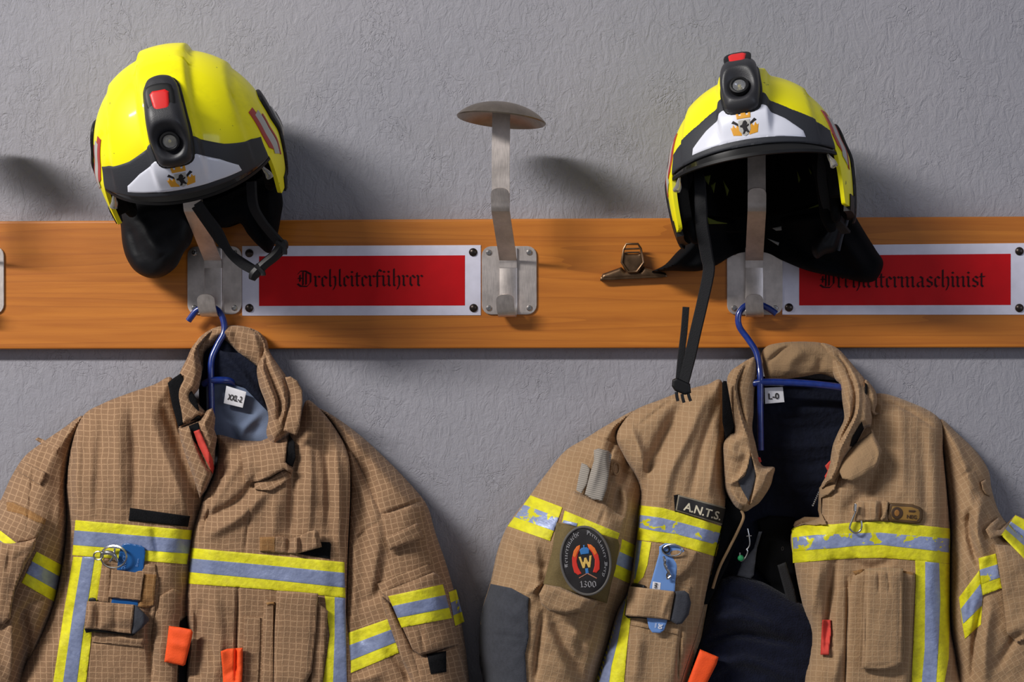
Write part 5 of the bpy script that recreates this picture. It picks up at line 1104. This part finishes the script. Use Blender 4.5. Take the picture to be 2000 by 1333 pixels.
lay('hook_tape', Z5([(1058, 325), (1072, 345), (1070, 420), (1085, 500), (1070, 500), (1058, 430)]), .094, .002, M['velcro'], J2, step=2, drop=.01)
lay('throat_flap', Z5([(905, 770), (1000, 690), (1090, 625), (1095, 585), (1115, 640), (1160, 728), (1130, 830), (1060, 880), (985, 912), (925, 895), (905, 850)]), RB2, .003, M['tanplain'], J2, off=.030, step=2.5, puff=.005, R=14, uvrot=-30, drop=.006, folds=[(Z5([(1090, 640), (1140, 740), (1115, 830)]), 4, .004)])
lay('hook_tape', Z5([(1040, 558), (1053, 600), (1000, 705), (970, 705), (985, 650)]), CR2, .002, M['velcro'], J2, off=.001, step=2)
lay('front_edge', Z5([(895, 760), (910, 800), (905, 870), (880, 960), (845, 990), (800, 1010), (800, 1100), (835, 1170), (800, 1170), (780, 1080), (788, 950), (830, 900), (880, 830)]), RB2, .004, M['tanplain'], J2, off=.005, step=2, puff=.002, R=4)
lay('zip_tape', Z5([(850, 790), (872, 790), (850, 850), (855, 870), (825, 905), (820, 880), (838, 850), (822, 820)]), .088, .003, M['redcloth'], J2, step=1.5, drop=.008)
lay('zip_tape', Z5([(410, 765), (440, 770), (447, 795), (430, 805), (412, 790)]), .088, .003, M['redcloth'], J2, step=1.5, drop=.008)
for k in range(8): lathe('zip_tooth', [(0, .0012), (.0012, .0006), (.0013, 0), (0, -.001)], P(1340+(785-k*5)*.33, 640+(978+k*11)*.33, .084), (0, -1, 0), M['steel'], J2, 8)
lay('snap_button', [(1340+437*.33+5*math.cos(a), 640+692*.33+5*math.sin(a)) for a in np.linspace(0, 6.283, 14)[:-1]], .060, .003, M['black'], J2, step=1.5, drop=.02)

# ------------------------------------------------------------ things tucked inside the right jacket
FL = thing('dark_garment', 'dark navy fleece with black braces hanging inside the open right jacket', 'garment', P(1480, 1250, .07).tolist())
NB = Panel([(1395, 1150), (1420, 1128), (1450, 1126), (1490, 1138), (1530, 1160), (1575, 1185), (1610, 1220), (1620, 1300), (1620, 1440), (1320, 1440), (1340, 1330), (1368, 1240)], .030, lambda q: .078+.0*q[:, 0], 45,
    [([(1390, 1215), (1450, 1205), (1530, 1235)], 12, .006), ([(1370, 1260), (1440, 1240), (1560, 1262)], 9, -.008), ([(1380, 1320), (1450, 1290), (1560, 1330)], 12, .006), ([(1410, 1165), (1450, 1170), (1480, 1190)], 7, -.004)], wobble=.002, ws=80, seed=22)
NB.build('fleece', M['navy'], FL, 4)
lay('bib', Z6([(420, 235), (500, 205), (640, 215), (660, 300), (640, 500), (700, 760), (560, 700), (480, 600), (400, 500), (440, 330)]), .034, .004, M['blackcloth'], FL, step=3, drop=.006, puff=.004, R=14)
lay('brace', Z6([(540, 500), (590, 480), (640, 640), (660, 740), (600, 720)]), .060, .003, M['webbing'], FL, step=3)
lay('brace', Z6([(430, 300), (450, 300), (420, 400), (400, 560), (380, 580), (300, 560), (330, 480), (400, 400)]), .060, .003, M['charcoal'], FL, step=3)
t_ = lay('size_tag', Z6([(555, 355), (610, 362), (618, 425), (572, 432)]), .040, .001, mat('dim_label', (96, 98, 108), 0.8), FL, step=3, drop=.004)
print_text('lettering', '0', 1340+567*.33+1, 940+400*.33, 8, const(.0418), M['ink'], t_, rot=4, bold=.5)
GC = thing('key_clip', 'tiny steel clip with a green bead in the right jacket opening', 'clip', P(1455, 1060, .09).tolist())
tube('chain', [P(1460, 1033, .088), P(1463, 1048, .088), P(1464, 1065, .088), P(1458, 1075, .088)], .0011, M['steel'], GC, 8)
tube('cross_bar', [P(1458, 1048, .0885), P(1468, 1047, .0885)], .0009, M['steel'], GC, 8)
tube('clip_loop', [P(1458, 1072, .088), P(1460, 1080, .088), P(1454, 1092, .088), P(1446, 1096, .088), P(1445, 1080, .088)], .0011, M['steel'], GC, 8)
gb = P(1447, 1091, .089); lathe('bead', [(0, .0045), (.0032, .0032), (.0045, 0), (.0032, -.0032), (0, -.0045)], gb, (0, -1, 0), mat('green_bead', (34, 128, 78), 0.4), GC, 14)
# pale blue tag and its chain on the right jacket
KB = thing('key_tag', 'pale blue 30 min plastic tag with twisted steel chain on the right jacket', 'key tag', P(1315, 1130, float(LB2.depth(1315, 1130)[0])).tolist(), 'tags clipped to jackets')
kb = float(max(LB2.depth(np.array([1300, 1320, 1290]), np.array([1060, 1140, 1200]))))
lay('tag', Zq([(530, 170), (600, 132), (720, 138), (810, 190), (830, 230), (815, 290), (760, 275), (720, 600), (715, 700), (620, 1070), (590, 1160), (540, 1198), (450, 1190), (410, 1140), (385, 1030), (420, 640), (530, 250)]), kb+.008, .002, M['paleblue'], KB, step=2.2, drop=.0005)
lay('tag_label', Zq([(455, 585), (550, 600), (540, 690), (445, 680)]), kb+.010, .0006, M['white'], KB, step=2, drop=.0003)
print_text('lettering', 'nn', 1200+488*.165, 1040+632*.165, 5, const(kb+.0112), M['ink'], KB, rot=97, bold=.4)
print_text('lettering', '30', 1200+540*.165, 1040+1115*.165, 7.5, const(kb+.0108), M['white'], KB, rot=100, bold=.6)
print_text('lettering', 'min', 1200+490*.165, 1040+1105*.165, 4.0, const(kb+.0108), M['white'], KB, rot=100)
ringw('eyelet', 1200+610*.165, 1040+200*.165, 6.5, 6.5, kb+.012, .0013, KB, 0, M['black'])
ringw('keyring', 1200+685*.165, 1040+215*.165, 19, 11, kb+.014, .0011, KB, .002)
tube('chain', [P(1200+x*.165, 1040+y*.165, kb+.016+.002*math.sin(i*2)) for i, (x, y) in enumerate([(580, 290), (600, 340), (595, 380), (615, 430), (640, 470), (625, 510), (635, 560)])], .0018, M['steel'], KB, 8)
tube('chain', [P(1200+x*.165, 1040+y*.165, kb+.016-.002*math.sin(i*2)) for i, (x, y) in enumerate([(585, 300), (590, 350), (612, 400), (625, 450), (650, 490), (665, 520), (640, 545)])], .0014, M['steel'], KB, 8)
# ------------------------------------------------------------ neck curtains and chin straps (parts of the helmets)
Zh = Zf(160, 70, .375); SAT = mat('black_satin', (7, 8, 13), 0.6, noise=0.2, nscale=60, sheen=0.0, spec=0.3, bump=0.2, bscale=300)
NK = Panel(Zh([(195, 900), (203, 1000), (212, 1090), (235, 1165), (280, 1228), (350, 1262), (420, 1255), (490, 1205), (530, 1130), (575, 1060), (590, 900), (520, 830), (380, 830), (240, 850)]), .045, .100, 34, [(Zh([(300, 950), (360, 1080), (420, 1150)]), 16, .006), (Zh([(250, 1000), (290, 1150)]), 8, -.003)], wobble=.001, ws=60)
NK.build('neck_curtain', SAT, HL.t, 3)
NK2 = Panel(Zh([(560, 880), (700, 850), (850, 780), (1000, 720), (1045, 850), (1035, 950), (1015, 1050), (978, 1132), (920, 1095), (865, 1035), (820, 975), (740, 1000), (680, 980)]), .030, .085, 20, [(Zh([(880, 850), (900, 960), (960, 1080)]), 8, -.006), (Zh([(960, 800), (980, 950)]), 9, .005)])
NK2.build('neck_curtain', M['blackcloth'], HL.t, 3)
NK2b = Panel(Zh([(180, 800), (220, 700), (620, 640), (900, 600), (1010, 640), (1010, 900), (830, 975), (735, 1000), (640, 960), (560, 900), (420, 960), (230, 960)]), .030, .045, 20); NK2b.build('rear_padding', M['blackcloth'], HL.t, 4)
def wp(l, z=Zh): return [P(*z([(x, y)])[0], d) for x, y, d in l]
ribbon('chin_strap', wp([(600, 870, .20), (650, 940, .195), (710, 1020, .19), (760, 1120, .185), (830, 1190, .18), (915, 1235, .178)]), .0125, .003, M['webbing'], HL.t, wdir=(.75, -.3, .6))
ribbon('chin_strap', wp([(585, 890, .185), (640, 970, .18), (720, 1080, .175), (800, 1150, .172), (900, 1215, .172)]), .010, .003, M['webbing'], HL.t, wdir=(.75, -.5, .5))
ribbon('chin_strap', wp([(880, 760, .19), (890, 880, .19), (930, 960, .186), (985, 1030, .182), (1040, 1090, .18)]), .016, .003, M['webbing'], HL.t, wdir=(.9, -.3, -.2))
tube('buckle', wp([(885, 1272, .181), (900, 1240, .181), (950, 1190, .181), (1010, 1140, .181), (1045, 1090, .181), (1040, 1070, .181)]), [.0045, .0075, .0070, .0075, .0085, .004], M['black'], HL.t, 8)
tube('buckle_bar', wp([(905, 1195, .186), (940, 1230, .186), (945, 1250, .186)]), .0035, M['black'], HL.t, 8)
tube('buckle_bar', wp([(1012, 1075, .186), (1052, 1105, .186), (1056, 1140, .186)]), .0035, M['black'], HL.t, 8)
# right helmet
Zr = Zf(1160, 430, .42)
dn = lambda q: .0275+.055*sstep((np.abs(q[:, 0]-1481)-28)/90)+.035*sstep((470-q[:, 1])/60)*sstep((np.abs(q[:, 0]-1481)-20)/50)
NR = Panel(Zr([(430, 60), (440, 95), (385, 150), (330, 208), (268, 242), (350, 236), (480, 238), (560, 215), (640, 168), (700, 150), (800, 152), (880, 190), (1000, 238), (1150, 268), (1255, 290), (1315, 275), (1346, 200), (1312, 140), (1262, 60), (1215, -20), (1190, -70), (1000, -30), (760, -10), (560, -10)]), .0245, dn, 16,
    [(Zr([(500, 60), (430, 150), (340, 225)]), 10, .006), (Zr([(900, 60), (1000, 160), (1200, 240)]), 14, -.008), (Zr([(1100, 40), (1180, 120), (1260, 230)]), 14, .010), (Zr([(1180, 0), (1150, 60), (1135, 130)]), 5, -.006)], wobble=.001, ws=60)
NR.build('neck_curtain', M['blackcloth'], HR.t, 3)
NL = Panel(Zr([(1140, -60), (1085, 20), (1030, 90), (1012, 140), (1035, 180), (1075, 160), (1130, 140), (1160, 60), (1180, -40)]), .07, .118, 16, [(Zr([(1120, -20), (1060, 100)]), 7, .005)]); NL.build('neck_curtain_fold', SAT, HR.t, 2.5)
tube('curtain_piping', [P(1650, 405, .115), P(1655, 430, .12), P(1645, 460, .12), P(1638, 490, .115)], .002, M['charcoal'], HR.t, 8)
ribbon('chin_strap', [P(1362, 335, .13), P(1366, 352, .185), P(1368, 400, .195), P(1370, 440, .19), P(1380, 500, .175), P(1384, 530, .17), P(1372, 590, .165), P(1358, 650, .16), P(1347, 700, .155), P(1334, 752, .15)], [.014, .016, .018, .018, .017, .016, .016, .016, .015], .003, M['webbing'], HR.t, wdir=(1, -.15, 0))
ribbon('strap_end', [P(1340, 600, .152), P(1336, 650, .150), P(1330, 700, .149), P(1326, 745, .148)], .0095, .0025, M['webbing'], HR.t, wdir=(1, .1, 0))
ribbon('chin_strap', [P(1608, 300, .21), P(1606, 350, .205), P(1618, 410, .19), P(1640, 440, .17), P(1652, 455, .15)], .014, .003, M['webbing'], HR.t, wdir=(1, -.2, 0))
tube('side_cushion', [P(1366, 350, .165), P(1358, 400, .165), P(1368, 450, .16), P(1366, 480, .15)], [.008, .012, .010, .006], M['blackcloth'], HR.t, 12)
tube('side_cushion', [P(1598, 320, .185), P(1612, 370, .185), P(1616, 420, .18), P(1625, 450, .17)], [.008, .012, .010, .006], M['blackcloth'], HR.t, 12)
lay('buckle', [(1313, 742), (1322, 738), (1348, 750), (1350, 768), (1338, 772), (1318, 764), (1312, 755)], .148, .006, M['black'], HR.t, step=1.5, puff=.002, R=6)
for a, b in (((1321, 766), (1324, 784)), ((1332, 770), (1336, 787)), ((1344, 768), (1349, 784))):
    tube('buckle_prong', [P(a[0], a[1], .152), P((a[0]+b[0])/2-.5, (a[1]+b[1])/2, .152), P(b[0], b[1], .152)], .0022, M['black'], HR.t, 8)
# fluorescent slots and pale labels seen inside the tipped helmet
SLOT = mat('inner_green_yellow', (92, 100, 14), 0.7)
for pts in ([(1372, 345), (1388, 342), (1384, 362)], [(1412, 352), (1424, 372), (1420, 384)], [(1388, 362), (1398, 356), (1394, 378)], [(1556, 332), (1564, 350), (1560, 358)], [(1578, 326), (1586, 338), (1584, 342)], [(1380, 424), (1400, 432), (1424, 437), (1384, 438)], [(1578, 408), (1608, 394), (1606, 402)]):
    lay('inner_slot', pts, .09, .002, SLOT, HR.t, step=1.5, drop=.001)
for pts in ([(1508, 446), (1526, 442), (1527, 450), (1516, 451)], [(1498, 466), (1522, 474), (1520, 480)]):
    lay('inner_label', pts, .092, .002, mat('inner_label', (120, 118, 114), 0.6), HR.t, step=1.5, drop=.001)
